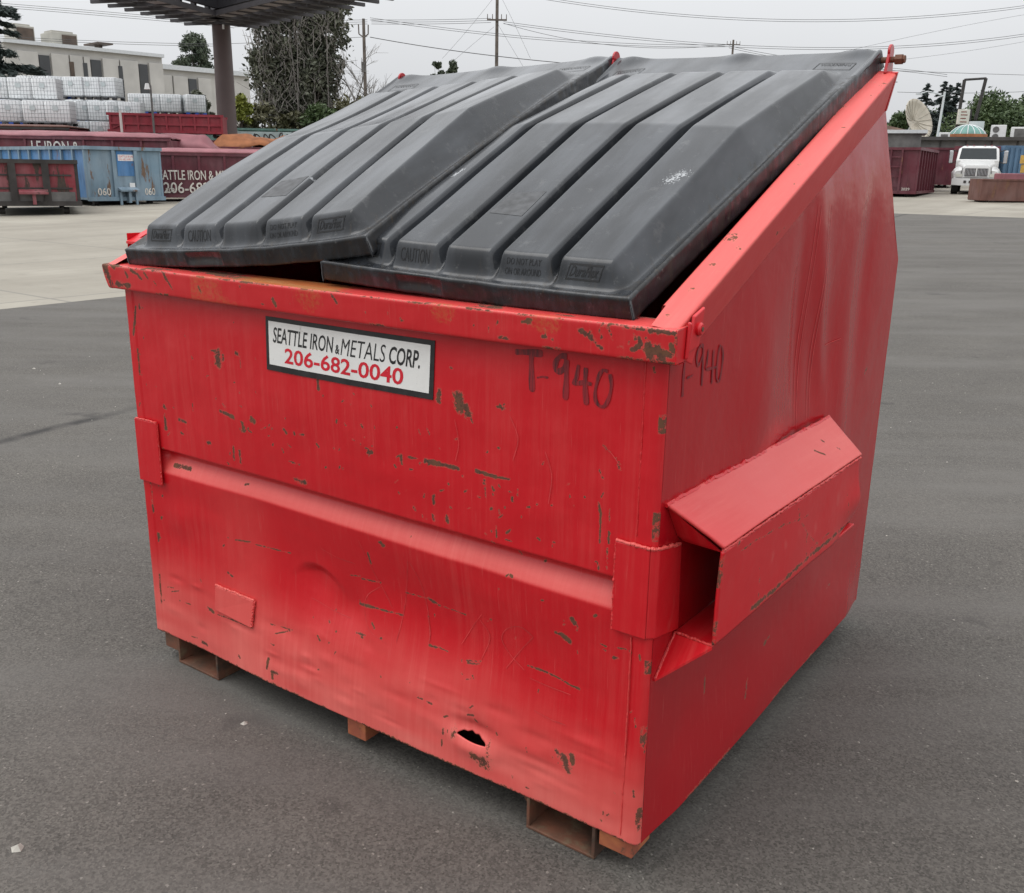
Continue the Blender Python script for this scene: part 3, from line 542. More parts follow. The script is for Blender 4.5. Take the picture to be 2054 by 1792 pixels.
# bolt plate and bolt on the right front corner
pm = MB(); pm.hexa([(1.869, .000, 1.262), (1.869, .050, 1.268), (1.869, .068, 1.348), (1.869, .020, 1.334), (1.8755, .002, 1.264), (1.8755, .049, 1.270), (1.8755, .066, 1.346), (1.8755, .022, 1.332)])
bp = pm.build('bolt_plate', RED, dump, bevel=.002)
bm_ = MB(); bm_.tube((1.875, .040, 1.306), (1.880, .040, 1.306), .0135, n=20); bm_.tube((1.880, .040, 1.306), (1.884, .040, 1.306), .0135, .010, n=20)
b_ = bm_.build('bolt', RED, bp, smooth=40)
MB().tube((1.8835, .040, 1.306), (1.8855, .040, 1.306), .0048, n=10).build('bolt_core', M['skid'], bp)
MB().hexa([(1.872, -.012, 1.250), (1.872, -.002, 1.250), (1.872, .006, 1.325), (1.872, -.006, 1.325), (1.879, -.010, 1.252), (1.879, -.004, 1.252), (1.879, .004, 1.322), (1.879, -.004, 1.322)]).build('weld_bead', RED, dump, bevel=.003)
# lid stop bracket with a slot, on the left rail
lm = MB(); zL = lambda y: 1.331+.437*y
for a_, b_, c_, d_ in ((-.045, -.010, .07, .14), (.004, .030, .07, .14)):
    lm.hexa([(a_, c_, zL(c_)+.018), (b_, c_, zL(c_)+.018), (b_, d_, zL(d_)+.018), (a_, d_, zL(d_)+.018), (a_, c_, zL(c_)+.026), (b_, c_, zL(c_)+.026), (b_, d_, zL(d_)+.026), (a_, d_, zL(d_)+.026)])
for c_, d_ in ((.045, .0699), (.1401, .165)):
    lm.hexa([(-.045, c_, zL(c_)+.018), (.030, c_, zL(c_)+.018), (.030, d_, zL(d_)+.018), (-.045, d_, zL(d_)+.018), (-.045, c_, zL(c_)+.026), (.030, c_, zL(c_)+.026), (.030, d_, zL(d_)+.026), (-.045, d_, zL(d_)+.026)])
lm.box(-.047, -.0455, .05, .16, 1.345, 1.40)
lm.build('slotted_bracket', RED, dump, bevel=.002)

# ---- corner straps (wrap the front corners at fork height)
sm = MB()
sm.box(1.737, 1.822, -.010, -.003, .628, .838)
sR = sm.build('corner_strap', RED, dump, bevel=.0025)
st2 = MB(); st2.hexa([(1.8222, -.0095, .6282), (1.8375, .006, .6282), (1.8375, .128, .604), (1.830, .128, .604), (1.8222, -.0095, .8378), (1.8375, .006, .8378), (1.8375, .115, .8158), (1.830, .115, .8158)])
st2.build('corner_strap', RED, dump, bevel=.004)
MB().box(-.006, .108, -.011, -.002, .628, .832).build('corner_strap', RED, dump, bevel=.0025)
# ---- weld patch on the front
zp = (.255, .341)
pt = MB()
pq = [(.327, .263), (.499, .253), (.506, .341), (.330, .345)]
pt.hexa([(*on_front(x, z, .0)[:2], z) for x, z in pq]+[(*on_front(x, z, .008)[:2], z) for x, z in pq])
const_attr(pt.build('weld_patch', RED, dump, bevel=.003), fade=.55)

# ---- fork pockets (sleeves)
def pocket(side):
    fx = (lambda v: v) if side > 0 else (lambda v: W-v)
    root = empty_part = None
    n1, n2 = 120, 40
    yf = sp(0, 1, n1); tz = sp(0, 1, n2)
    Yq, Tq = np.meshgrid(yf, tz, indexing='ij')
    # outer plate
    yt = .095+(1.085-.095)*Yq; ybm = .088+(1.135-.088)*Yq
    Yo = yt*Tq+ybm*(1-Tq); Zo = (.612-.028*Yq)*(1-Tq)+(.829-.024*Yq)*Tq
    Xo = 1.935+.014*sstep(.80, 1., Yq)*np.sin(Tq*5)*(1-Tq)+.004*vnoise(Yo*7, Zo*7, 71)-.022*sstep(.5, 0, Tq)*sstep(.75, 1, Yq)
    crack = seg_field(Yo, Zo, POCKET_CHIPS)*.8
    crack = np.maximum(crack, .55*sstep(.035, 0, np.abs(Yq-.0))*(vnoise(Zo*25, Zo*0, 74) > .12))
    Po = np.stack([fx(Xo), Yo, Zo], -1)
    o = grid('fork_pocket', Po, RED, dump, attrs={'chip': crack}, flip=True)
    md = o.modifiers.new('thick', 'SOLIDIFY'); md.thickness = .007; md.offset = -1 if side > 0 else 1
    # sloping roof plate
    Yr = (.030+(1.100-.030)*Yq)*(1-Tq)+(.095+(1.088-.095)*Yq)*Tq
    Zr = (.930-.020*Yq)*(1-Tq)+(.836-.024*Yq)*Tq; Xr = 1.829+(1.941-1.829)*Tq
    Zr = Zr+.003*vnoise(Yr*8, Tq*4, 75)
    chr_ = seg_field(Yr, Xr, [(.83, 1.88, .87, 1.90, .003), (.92, 1.87, .93, 1.875, .003), (.97, 1.90, .98, 1.905, .003)])
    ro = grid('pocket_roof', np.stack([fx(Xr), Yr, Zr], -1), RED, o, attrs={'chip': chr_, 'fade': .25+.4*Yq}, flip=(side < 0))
    md = ro.modifiers.new('thick', 'SOLIDIFY'); md.thickness = .006; md.offset = -1 if side > 0 else 1
    # floor plate and front flare
    fl = MB(); fl.hexa([(fx(1.829), .120, .590), (fx(1.936), .086, .603), (fx(1.936), 1.13, .578), (fx(1.829), 1.13, .572), (fx(1.829), .120, .597), (fx(1.936), .086, .610), (fx(1.936), 1.13, .585), (fx(1.829), 1.13, .579)])
    fl.build('pocket_floor', RED, o, bevel=.002)
    fr = MB(); fr.hexa([(fx(1.829), .118, .588), (fx(1.939), .084, .602), (fx(1.8325), .030, .512), (fx(1.829), .032, .514), (fx(1.829), .118, .595), (fx(1.939), .084, .609), (fx(1.8325), .030, .518), (fx(1.829), .032, .521)])
    fr.build('pocket_flare', RED, o)
    gs = MB(); gs.hexa([(fx(1.831), .040, .925), (fx(1.936), .098, .826), (fx(1.838), .118, .822), (fx(1.831), .10, .84), (fx(1.831), .046, .922), (fx(1.934), .106, .826), (fx(1.838), .126, .822), (fx(1.831), .11, .842)])
    gs.build('pocket_gusset', RED, o)
    # weld along the root
    wv = MB(); r = np.random.default_rng(9); pts = [(fx(1.834), y, .930-.020*(y-.03)/1.07+.002*r.normal()) for y in sp(.03, 1.10, 60)]
    wv.path(pts, .0055, n=5); wv.build('weld_bead', RED, o, smooth=60)
    return o
pocket(1); pocket(-1)

# ---- skid channels, feet blocks
for x0_s, x1_s in ((.097, .303), (1.514, 1.714)):
    t_ = .009; s = MB()
    s.box(x0_s, x1_s, .003, 1.66, 0.0015, t_); s.box(x0_s, x0_s+t_, .0035, 1.66, t_+.0002, ZB-.002); s.box(x1_s-t_, x1_s, .0035, 1.66, t_+.0002, ZB-.002)
    s.build('skid_channel', M['skid'], dump, bevel=.0015)
MB().box(.885, .956, .004, .07, .030, ZB-.001).build('foot_block', M['orange'], dump, bevel=.003)
MB().box(1.722, 1.812, .008, .10, .047, ZB-.001).build('foot_block', M['orange'], dump, bevel=.003)
MB().box(.020, .094, .010, .10, .035, ZB-.001).build('foot_block', M['skid'], dump, bevel=.003)
MB().hexa([(1.478, .02, ZB-.002), (1.5135, .02, .05), (1.5135, .2, .05), (1.478, .2, ZB-.002), (1.482, .02, ZB-.001), (1.5138, .02, ZB-.001), (1.5138, .2, ZB-.001), (1.482, .2, ZB-.001)]).build('skid_gusset', M['skid'], dump)

# ---- weld beads
def bead(pts, rad, n, seed, fade=.5, parent=dump):
    q_ = np.random.default_rng(seed); P_ = np.array(pts, float); t_ = sp(0, len(P_)-1, n); C_ = np.stack([np.interp(t_, range(len(P_)), P_[:, i]) for i in range(3)], 1)+q_.normal(size=(n, 3))*rad*.22
    m_ = MB()
    for a_, b_ in zip(C_, C_[1:]): m_.tube(a_, b_, rad*q_.uniform(.75, 1.15), rad*q_.uniform(.75, 1.15), n=6)
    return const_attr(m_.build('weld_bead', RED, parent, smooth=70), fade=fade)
bead([(1.739, -.007, .839), (1.822, -.007, .839), (1.835, .006, .838), (1.8345, .112, .817)], .0045, 40, 1, .6)
bead([(1.739, -.008, .630), (1.739, -.008, .836)], .0028, 40, 2, .2)
bead([(.0, -.008, .833), (.106, -.008, .834)], .0035, 26, 3, .4); bead([(.107, -.007, .63), (.107, -.007, .83)], .003, 40, 4, .2)
bead([tuple(on_front(x, z, .004)) for x, z in ((.331, .346), (.42, .344), (.505, .342))], .0042, 40, 5, .8); bead([tuple(on_front(x, z, .004)) for x, z in ((.506, .340), (.503, .30), (.500, .256))], .0046, 30, 6, .4)
bead([(1.7855, -.003, .86), (1.7855, -.003, 1.05), (1.7855, -.003, 1.24)], .0018, 60, 7, .1); bead([(1.7855, -.002, .11), (1.7855, -.002, .35), (1.7855, -.002, .62)], .0018, 60, 8, .3)
bead([(1.832, .120, .598), (1.936, .087, .611)], .0035, 24, 9, .3); bead([(1.833, .118, .596), (1.833, .075, .556), (1.833, .032, .520)], .003, 24, 10, .3)
bead([(1.941, .096, .831), (1.941, .6, .819), (1.941, 1.084, .807)], .0042, 90, 11, .35)
v, f = ribbon_strokes([(p_, .0007) for p_ in FRONT_SCRATCHES], on_front); me = bpy.data.meshes.new('scratches'); me.from_pydata(v, [], f); me.materials.append(M['scratch']); link('scratches', me, front)['kind'] = 'stuff'
v, f = ribbon_strokes([(p_, .0010) for p_ in SIDE_SCRATCHES], on_side); me = bpy.data.meshes.new('scratches'); me.from_pydata(v, [], f); me.materials.append(M['scratch']); link('scratches', me, dump)['kind'] = 'stuff'

# ---- company sign plate and its lettering
sg = MB(); sc4 = [(.640, 1.072), (1.229, 1.074), (1.233, 1.2165), (.643, 1.218)]
def quad_on(c4, s, t, e):
    a = np.array(c4, float); s = np.asarray(s, float)[..., None]; t = np.asarray(t, float)[..., None]; p = (a[0]*(1-s)+a[1]*s)*(1-t)+(a[3]*(1-s)+a[2]*s)*t; return on_front(p[..., 0], p[..., 1], e)
def sheet_on(name, c4, e, mat, parent, thick=.0012, n=24, fn=quad_on):
    I_, J_ = np.meshgrid(np.arange(n+1)/n, np.arange(5)/4, indexing='ij'); v = [tuple(p) for p in fn(c4, I_.ravel(), J_.ravel(), e)]; v2 = [tuple(p) for p in fn(c4, I_.ravel(), J_.ravel(), e-thick)]
    f = [(i*5+j, (i+1)*5+j, (i+1)*5+j+1, i*5+j+1) for i in range(n) for j in range(4)]
    o_ = len(v); rim = [i*5 for i in range(n+1)]+[n*5+j for j in range(1, 5)]+[i*5+4 for i in range(n-1, -1, -1)]+[j for j in range(3, 0, -1)]
    f += [(a, b, b+o_, a+o_) for a, b in zip(rim, rim[1:]+rim[:1])]
    me = bpy.data.meshes.new(name); me.from_pydata(v+v2, [], f); me.update(); me.materials.append(mat); return link(name, me, parent)
sign = sheet_on('sign_plate', sc4, .0016, M['sign_black'], dump, .0014)
sign['label'] = 'white rectangular sign with black border, company name and phone number'
ins = [(.653, 1.0885), (1.2165, 1.0885), (1.2205, 1.2045), (.655, 1.2065)]
sheet_on('sign_face', ins, .0022, M['sign_white'], sign, .0003)
def on_rect(c4, e): return lambda s, t: quad_on(c4, s, t, e)
lettering('lettering', 'SEATTLE IRON', on_rect([(.672, 1.150), (.899, 1.148), (.901, 1.190), (.675, 1.192)], .0028), M['sign_black'], sign, bold=.010, slant=.012)
lettering('lettering', '&', on_rect([(.908, 1.148), (.924, 1.148), (.925, 1.172), (.910, 1.172)], .0028), M['sign_black'], sign, bold=.02)
lettering('lettering', 'METALS', on_rect([(.930, 1.147), (1.078, 1.146), (1.081, 1.190), (.934, 1.190)], .0028), M['sign_black'], sign, bold=-.004, slant=.02)
lettering('lettering', 'CORP.', on_rect([(1.090, 1.145), (1.189, 1.144), (1.193, 1.188), (1.094, 1.189)], .0028), M['sign_black'], sign, bold=.018, slant=.02)
lettering('lettering', '206-682-0040', on_rect([(.716, 1.099), (1.136, 1.097), (1.139, 1.139), (.719, 1.141)], .0028), M['sign_red'], sign, bold=.018)
# paint pen numbers
v, f = ribbon_strokes([(a, b) for a, b in FRONT_STROKES.values()], on_front); me = bpy.data.meshes.new('handwriting'); me.from_pydata(v, [], f); me.materials.append(M['marker']); link('handwriting', me, front)
v, f = ribbon_strokes([(a, b*1.05) for a, b in SIDE_STROKES.values()], on_side); me = bpy.data.meshes.new('handwriting'); me.from_pydata(v, [], f); me.materials.append(M['marker']); link('handwriting', me, dump)

# ---- lids
LW, LL, PITCHR = .89, 1.435, .157
def Hv(v):
    f_ = lambda q: np.interp(q, [0, .030, .060, .66, 1.18, 1.265, 1.5], [0, 0, .050, .088, .038, 0, 0])
    return sum(f_(v+d) for d in (-.008, -.004, 0, .004, .008))/5
def rib_T(u, Hh):
    def one(u):
        T = np.zeros_like(u)
        for k_ in range(5):
            c_ = LW/2+(k_-2)*PITCHR; d = u-c_; a_ = .0625
            bl = .0805 if k_ > 0 else .080+.35*Hh; br_ = .0805 if k_ < 4 else .080+.35*Hh
            T = np.maximum(T, np.clip(np.where(d < 0, (bl+d)/(bl-a_), (br_-d)/(br_-a_)), 0, 1))
        mid = (u > LW/2-2*PITCHR) & (u < LW/2+2*PITCHR)
        return np.where(mid, np.maximum(T, .10), T)
    return sum(one(u+d) for d in (-.003, -.0015, 0, .0015, .003))/5
def lid_h(u, v):
    Hh = Hv(v); h = Hh*rib_T(u, Hh)
    de = np.minimum(np.minimum(u, LW-u), v)
    h = h+.005*np.exp(-((de-.006)/.007)**2)
    lug = sum(G2(u, v, c_, 1.43, .034, .030)**.5 for c_ in (.06, .45, .83)); h = h+.010*lug
    # soft panel lines and warping of the ribs
    h = h+.0022*vnoise(u*14, v*5, 81)+.0045*vnoise(u*4, v*3, 82)*sstep(.0, .1, v)
    return h
def lid(corners, sag, warp, seedm, scuffs, name_label):
    FL, FR, RR, RL = [np.array(c) for c in corners]
    nrm = np.cross(FR-FL, RL-FL); nrm /= np.linalg.norm(nrm)
    def S(u, v, h, du=0., dv=0.):
        s, t = np.asarray(u)/LW, np.asarray(v)/LL
        s_, t_ = s[..., None], t[..., None]
        p = (FL*(1-s_)+FR*s_)*(1-t_)+(RL*(1-s_)+RR*s_)*t_
        p = p+nrm*np.asarray(h)[..., None]; p[..., 2] += sag(s, t); return p
    hh = lambda u, v: lid_h(u, v)*warp(u/LW, v/LL)[0]+warp(u/LW, v/LL)[1]
    ks = 9; drop = sp(1, 0, ks)[:-1]
    um = sp(0, LW, 300); vm = sp(0, LL, 300)
    uu = np.concatenate([np.zeros(ks-1), um, np.full(ks-1, LW)]); ud = np.concatenate([drop, np.zeros(300), drop[::-1]])
    vv = np.concatenate([np.zeros(ks-1), vm]); vd = np.concatenate([drop, np.zeros(300)])
    U, V = np.meshgrid(uu, vv, indexing='ij'); DD = np.maximum(*np.meshgrid(ud, vd, indexing='ij'))
    h = hh(U, V)-.046*DD
    slot = (V < .0001)*G2(U, DD, LW*.36, .48, .055, .26)**.5*(np.abs(U-LW*.36) < .07)
    Pm = S(U, V, h)
    edge_n = np.zeros_like(Pm); ax_u = (FR-FL)/np.linalg.norm(FR-FL); ax_v = (RL-FL)/np.linalg.norm(RL-FL)
    wob = .0018*vnoise(U*40+V*40, DD*3, 83)
    Pm += (ax_u*((U > LW-1e-6)*1.-(U < 1e-6)*1.)[..., None]-ax_v*((V < 1e-6)*1.)[..., None])*((DD*.006)+wob*(DD > 0))[..., None]
    Pm += ax_v*(slot*.010*(DD > 0))[..., None]
    dirt_shade = np.where(DD > 0, .70, 0)+.34*sstep(.05, .0, np.minimum(V, np.minimum(U, LW-U)))*(DD == 0)+.30*sstep(.085, .045, V)*(DD == 0)
    Tn = rib_T(U, Hv(V)); dirt_shade = dirt_shade+.42*(1-np.clip(Tn*1.2, 0, 1))*(Hv(V) > .01)*(DD == 0)  # rib flanks and grooves painted darker, as shade; the skirt carries real dirt
    sf = np.zeros_like(U)
    for (a, b, c, d, r) in scuffs: sf = np.maximum(sf, seg_field(U, V, [(a, b, c, d, r)]))
    o = grid('lid', Pm, M['lid'], dump, attrs={'dirt_shade': dirt_shade, 'scuff': sf})
    md = o.modifiers.new('thick', 'SOLIDIFY'); md.thickness = .006; md.offset = -1
    o['label'] = name_label
    def onto(c4, e):
        c_ = np.array(c4, float)
        def pl_(s, t):
            s = np.asarray(s, float)[..., None]; t = np.asarray(t, float)[..., None]
            p = (c_[0]*(1-s)+c_[1]*s)*(1-t)+(c_[3]*(1-s)+c_[2]*s)*t; return S(p[..., 0], p[..., 1], hh(p[..., 0], p[..., 1])+e)
        return pl_
    uc = lambda k_: LW/2+(k_-2)*PITCHR
    def txt(body, k_, wd, v0, v1, slant=0., bold=.0):
        c4 = [(uc(k_)-wd, v0), (uc(k_)+wd, v0), (uc(k_)+wd, v1), (uc(k_)-wd, v1)]
        lettering('lettering', body, onto(c4, .0012), M['lid_dark'], o, bold=bold, slant=slant, res=2)
    def frame(c4, lw_u, lw_v, name='embossed_frame'):
        mbf = MB(); f4 = onto(c4, .0012)
        N_ = 12
        for a, b, c, d in ((0, 1, 0, lw_v), (0, 1, 1-lw_v, 1), (0, lw_u, lw_v, 1-lw_v), (1-lw_u, 1, lw_v, 1-lw_v)):
            m = N_ if b-a > .5 else 1; q = N_//2 if d-c > .5 else 1
            for i in range(m):
                for j in range(q):
                    aa, bb = a+(b-a)*i/m, a+(b-a)*(i+1)/m; cc_, dd = c+(d-c)*j/q, c+(d-c)*(j+1)/q
                    mbf.poly([f4(aa, cc_), f4(bb, cc_), f4(bb, dd), f4(aa, dd)])
        mbf.build(name, M['lid_dark'], o)
    for k_ in (0, 4):
        txt('DuraFlex', k_, .034, .041, .053, .12, .012)
        frame([(uc(k_)-.046, .037), (uc(k_)+.038, .037), (uc(k_)+.046, .056), (uc(k_)-.038, .056)], .03, .12)
    txt('CAUTION', 1, .045, .037, .054)
    txt('DO NOT PLAY', 3, .046, .0475, .0555); txt('ON OR AROUND', 3, .048, .036, .044)
    f4 = onto([(uc(2)-.050, .21), (uc(2)+.048, .205), (uc(2)+.046, .315), (uc(2)-.046, .30)], .0006); I_, J_ = np.meshgrid(sp(0, 1, 14), sp(0, 1, 14), indexing='ij')
    grid('sticker_residue', f4(I_, J_), M['lid_patch'], o)
    for u0_, u1_ in ((.05, .16), (.74, .85)):
        frame([(u0_, 1.29), (u1_, 1.29), (u1_+.0, 1.345), (u0_, 1.345)], .02, .05, 'warning_panel')
        txt_c = [(u0_+.01, 1.322), (u1_-.01, 1.322), (u1_-.01, 1.338), (u0_+.01, 1.338)]
        lettering('lettering', 'WARNING', onto(txt_c, .0012), M['lid_dark'], o, res=1)
    return o
none = lambda s, t: 0*s
lidR = lid([(.862, -.008, 1.373), (1.747, -.012, 1.356), (1.812, 1.30, 1.944), (.945, 1.30, 1.966)],
           lambda s, t: .012*np.sin(np.pi*s)*np.sin(np.pi*t)-.006*np.sin(np.pi*s)*(1-t),
           lambda s, t: (1-.55*sstep(.17, .02, s)*sstep(.04, .3, t)*sstep(1., .75, t), -.050*sstep(.20, 0, s)*np.sin(np.pi*np.clip(t, 0, 1))),
           1, [(.775, .40, .790, .43, .020), (.16, .37, .165, .40, .010)], 'right black plastic lid, lying flat on the rim')
lidL = lid([(.045, -.020, 1.357), (1.022, -.008, 1.444), (.928, 1.30, 1.972), (-.045, 1.30, 1.946)],
           lambda s, t: -.072*s*(1-s)*(1-t)+.030*s*np.sin(np.pi*t)*0.6,
           lambda s, t: (1+0*s, -.024*(1-s)*sstep(.20, .55, t)*sstep(1., .60, t)), 2, [(.50, .30, .515, .31, .004)], 'left black plastic lid, twisted and resting on the other lid')
# ---- hinge: lugs and rod
for x in (1.836, .938, -.022):
    h0 = 1.885 if abs(x-.938) > .2 else 1.90
    c_y, c_z = 1.300, 1.947+(.028 if abs(x-.938) < .2 else 0)
    pts = [(1.262, h0), (1.338, h0-.06 if x > 1.8 or x < 0 else h0)] + [(c_y+.021*math.cos(a), c_z-.004+.021*math.sin(a)) for a in np.linspace(-.35, math.pi+.35, 14)]
    MB().prism(pts, 0, x-.004, x+.004).build('hinge_lug', M['red_side'], dump, bevel=.0015)
hr = MB(); hr.tube((-.070, 1.298, 1.922), (1.852, 1.298, 1.922), .0085, n=10)
rod = hr.build('hinge_rod', M['skid'], dump, smooth=50)
nb = MB(); nb.tube((1.852, 1.298, 1.922), (1.872, 1.298, 1.922), .0145, n=6); nb.tube((1.872, 1.298, 1.922), (1.879, 1.298, 1.922), .0105, n=8); nb.build('rod_nut', M['skid'], rod)
# top crossbar of the back wall under the lids
MB().box(.03, 1.80, 1.27, 1.333, 1.80, 1.885).build('top_crossbar', RED, dump, bevel=.004)
# ================================================================== the yard behind
FH = Vector((-sy_, cy_, 0)); RH = Vector((cy_, sy_, 0))
def ray(px, py): return FW+RT*((px-1027)/FPX)-UP*((py-896)/FPX)
def at(px, py, depth):
    d = ray(px, py); return CAM+d*(depth/d.dot(FH))
def spot(px, depth):
    p = at(px, 345, depth); return Vector((p.x, p.y, float(gz(p.x, p.y))))
def zat(px, py, depth): return at(px, py, depth).z
def copy_tree(o, parent=None):
    c = o.copy(); col.objects.link(c); c.parent = parent
    for ch_ in list(o.children): copy_tree(ch_, c)
    return c
ORD = ['first', 'second', 'third', 'fourth', 'fifth', 'sixth', 'seventh', 'eighth', 'ninth', 'tenth', 'eleventh']

M['maroon'] = rusty('maroon_steel', (.105, .010, .022), .16, .5, 1.2, .14)
M['maroon2'] = rusty('maroon_steel_worn', (.14, .018, .03), .34, .6, 1.5, .2)
M['redbox'] = rusty('red_steel', (.27, .012, .026), .08, .5, 1.4, .1)
M['pinktarp'] = plain('faded_pink_steel', (.27, .10, .115), .6, var=.22, scale=1.6, bump=.1)
M['orangetarp'] = plain('orange_canvas', (.36, .14, .06), .8, var=.3, scale=2.2, bump=.3)
M['yellowtarp'] = plain('ochre_canvas', (.46, .24, .03), .8, var=.25, scale=2.2, bump=.3)
M['blue_worn'] = rusty('worn_blue_steel', (.17, .26, .33), .36, .6, 1.1, .4, (.10, .065, .045))
M['blue_new'] = rusty('bright_blue_steel', (.05, .19, .42), .22, .5, 1.6, .25)
M['burnt'] = rusty('scorched_steel', (.20, .020, .030), .50, .7, 1.6, .25, (.035, .025, .02))
M['black_steel'] = plain('black_steel', (.035, .03, .028), .7, var=.4, scale=3)
M['grey_steel'] = plain('grey_steel', (.12, .115, .11), .6, var=.35, scale=3)
M['green_worn'] = rusty('worn_green_steel', (.10, .24, .20), .28, .6, .8, .35)
M['white_ink'] = plain('white_lettering', (.62, .58, .52), .6, var=.25, scale=9)
M['white_paint'] = plain('white_paint', (.74, .74, .73), .45, var=.06, scale=3)
M['truck_white'] = plain('truck_white', (.60, .60, .59), .25, var=.04, scale=2)
M['tote'] = plain('tote_plastic', (.88, .90, .91), .4, var=.04, scale=1.5)
M['wire'] = plain('galvanised_wire', (.30, .315, .33), .5, .3, var=.2)
M['bluefoot'] = plain('blue_plastic', (.02, .09, .42), .5, var=.1)
M['blackfoot'] = plain('black_plastic', (.02, .02, .022), .5, var=.1)
M['plate'] = plain('tote_plate', (.52, .57, .58), .4, .2, var=.1)
M['tilt_up'] = plain('tilt_up_concrete', (.50, .485, .455), .85, var=.12, scale=.6)
M['strip'] = plain('dark_window_strip', (.055, .058, .062), .4, var=.15, scale=1)
M['cap'] = plain('pale_metal_cap', (.60, .62, .63), .4, var=.06)
M['hvac'] = plain('rooftop_unit_tan', (.40, .385, .34), .6, var=.12, scale=1)
M['louvre'] = plain('brown_louvre', (.085, .06, .045), .7, var=.3, scale=2)
M['post'] = plain('brown_post', (.105, .075, .072), .55, var=.15, scale=.8)
M['bb_dark'] = plain('billboard_steel', (.065, .062, .068), .6, var=.2, scale=1)
M['bb_pale'] = plain('billboard_catwalk', (.26, .25, .25), .7, var=.15, scale=1)
M['pole_wood'] = plain('weathered_pole', (.12, .10, .085), .85, var=.3, scale=3)
M['cable'] = plain('cable_black', (.05, .05, .052), .6)
M['glass'] = plain('dark_glass', (.02, .026, .028), .15, var=.1, spec=.4)
M['rubber'] = plain('tyre_rubber', (.02, .02, .021), .85)
M['chrome'] = plain('chrome_steel', (.55, .56, .57), .25, .9, var=.1)
M['lens'] = plain('lamp_lens', (.62, .62, .56), .15, var=.1)
M['brown_bin'] = rusty('brown_rusty_steel', (.14, .055, .04), .35, .7, 1.5, .15, (.10, .05, .03))
M['shed'] = plain('weathered_boards', (.16, .155, .15), .8, var=.3, scale=2.)
M['roof_dark'] = plain('dark_roofing', (.07, .065, .062), .85, var=.3, scale=1.)
M['rooftile'] = plain('brown_roofing', (.17, .11, .085), .85, var=.3, scale=3)
M['tarp_green'] = plain('green_tarp', (.10, .20, .17), .6, var=.3, scale=.7, bump=.2)
M['tarp_blue'] = plain('blue_tarp', (.09, .17, .27), .6, var=.3, scale=.7, bump=.2)
M['dome'] = plain('green_netting', (.13, .26, .23), .7, var=.25, scale=1.2)
M['dish'] = plain('dish_beige', (.50, .45, .37), .6, var=.12, scale=1)
M['signboard'] = plain('cream_sign_board', (.66, .63, .55), .5, var=.06)
M['dark_ink'] = plain('brown_lettering', (.22, .07, .05), .6)
M['yellow'] = plain('yellow_crate', (.50, .30, .05), .6, var=.2)
M['bark'] = plain('tree_bark', (.085, .068, .055), .9, var=.35, scale=4, bump=.4)
M['birch'] = plain('pale_bark', (.26, .24, .22), .9, var=.3, scale=5)
def leafmat(name, a, b, s=1.2):
    k = NT(name); oi = k.noise(s, 4)
    k.set(Base_Color=k.mix(k.rng(oi, .35, .65), a, b), Roughness=.6); return k.m
M['spruce'] = leafmat('spruce_needles', (.022, .034, .032), (.055, .076, .068), .8)
M['pine'] = leafmat('pine_needles', (.040, .056, .034), (.085, .105, .064), .8)
M['ivy'] = leafmat('ivy_leaves', (.050, .058, .036), (.130, .136, .092), .5)
M['leaf'] = leafmat('green_leaves', (.035, .065, .020), (.085, .125, .045), .5)
M['leaf_y'] = leafmat('yellow_green_leaves', (.12, .14, .015), (.23, .24, .035), .9)
M['scrub'] = leafmat('brown_scrub', (.055, .055, .025), (.125, .115, .055), .4)
M['twig'] = leafmat('grey_twigs', (.12, .105, .092), (.22, .20, .18), .6)

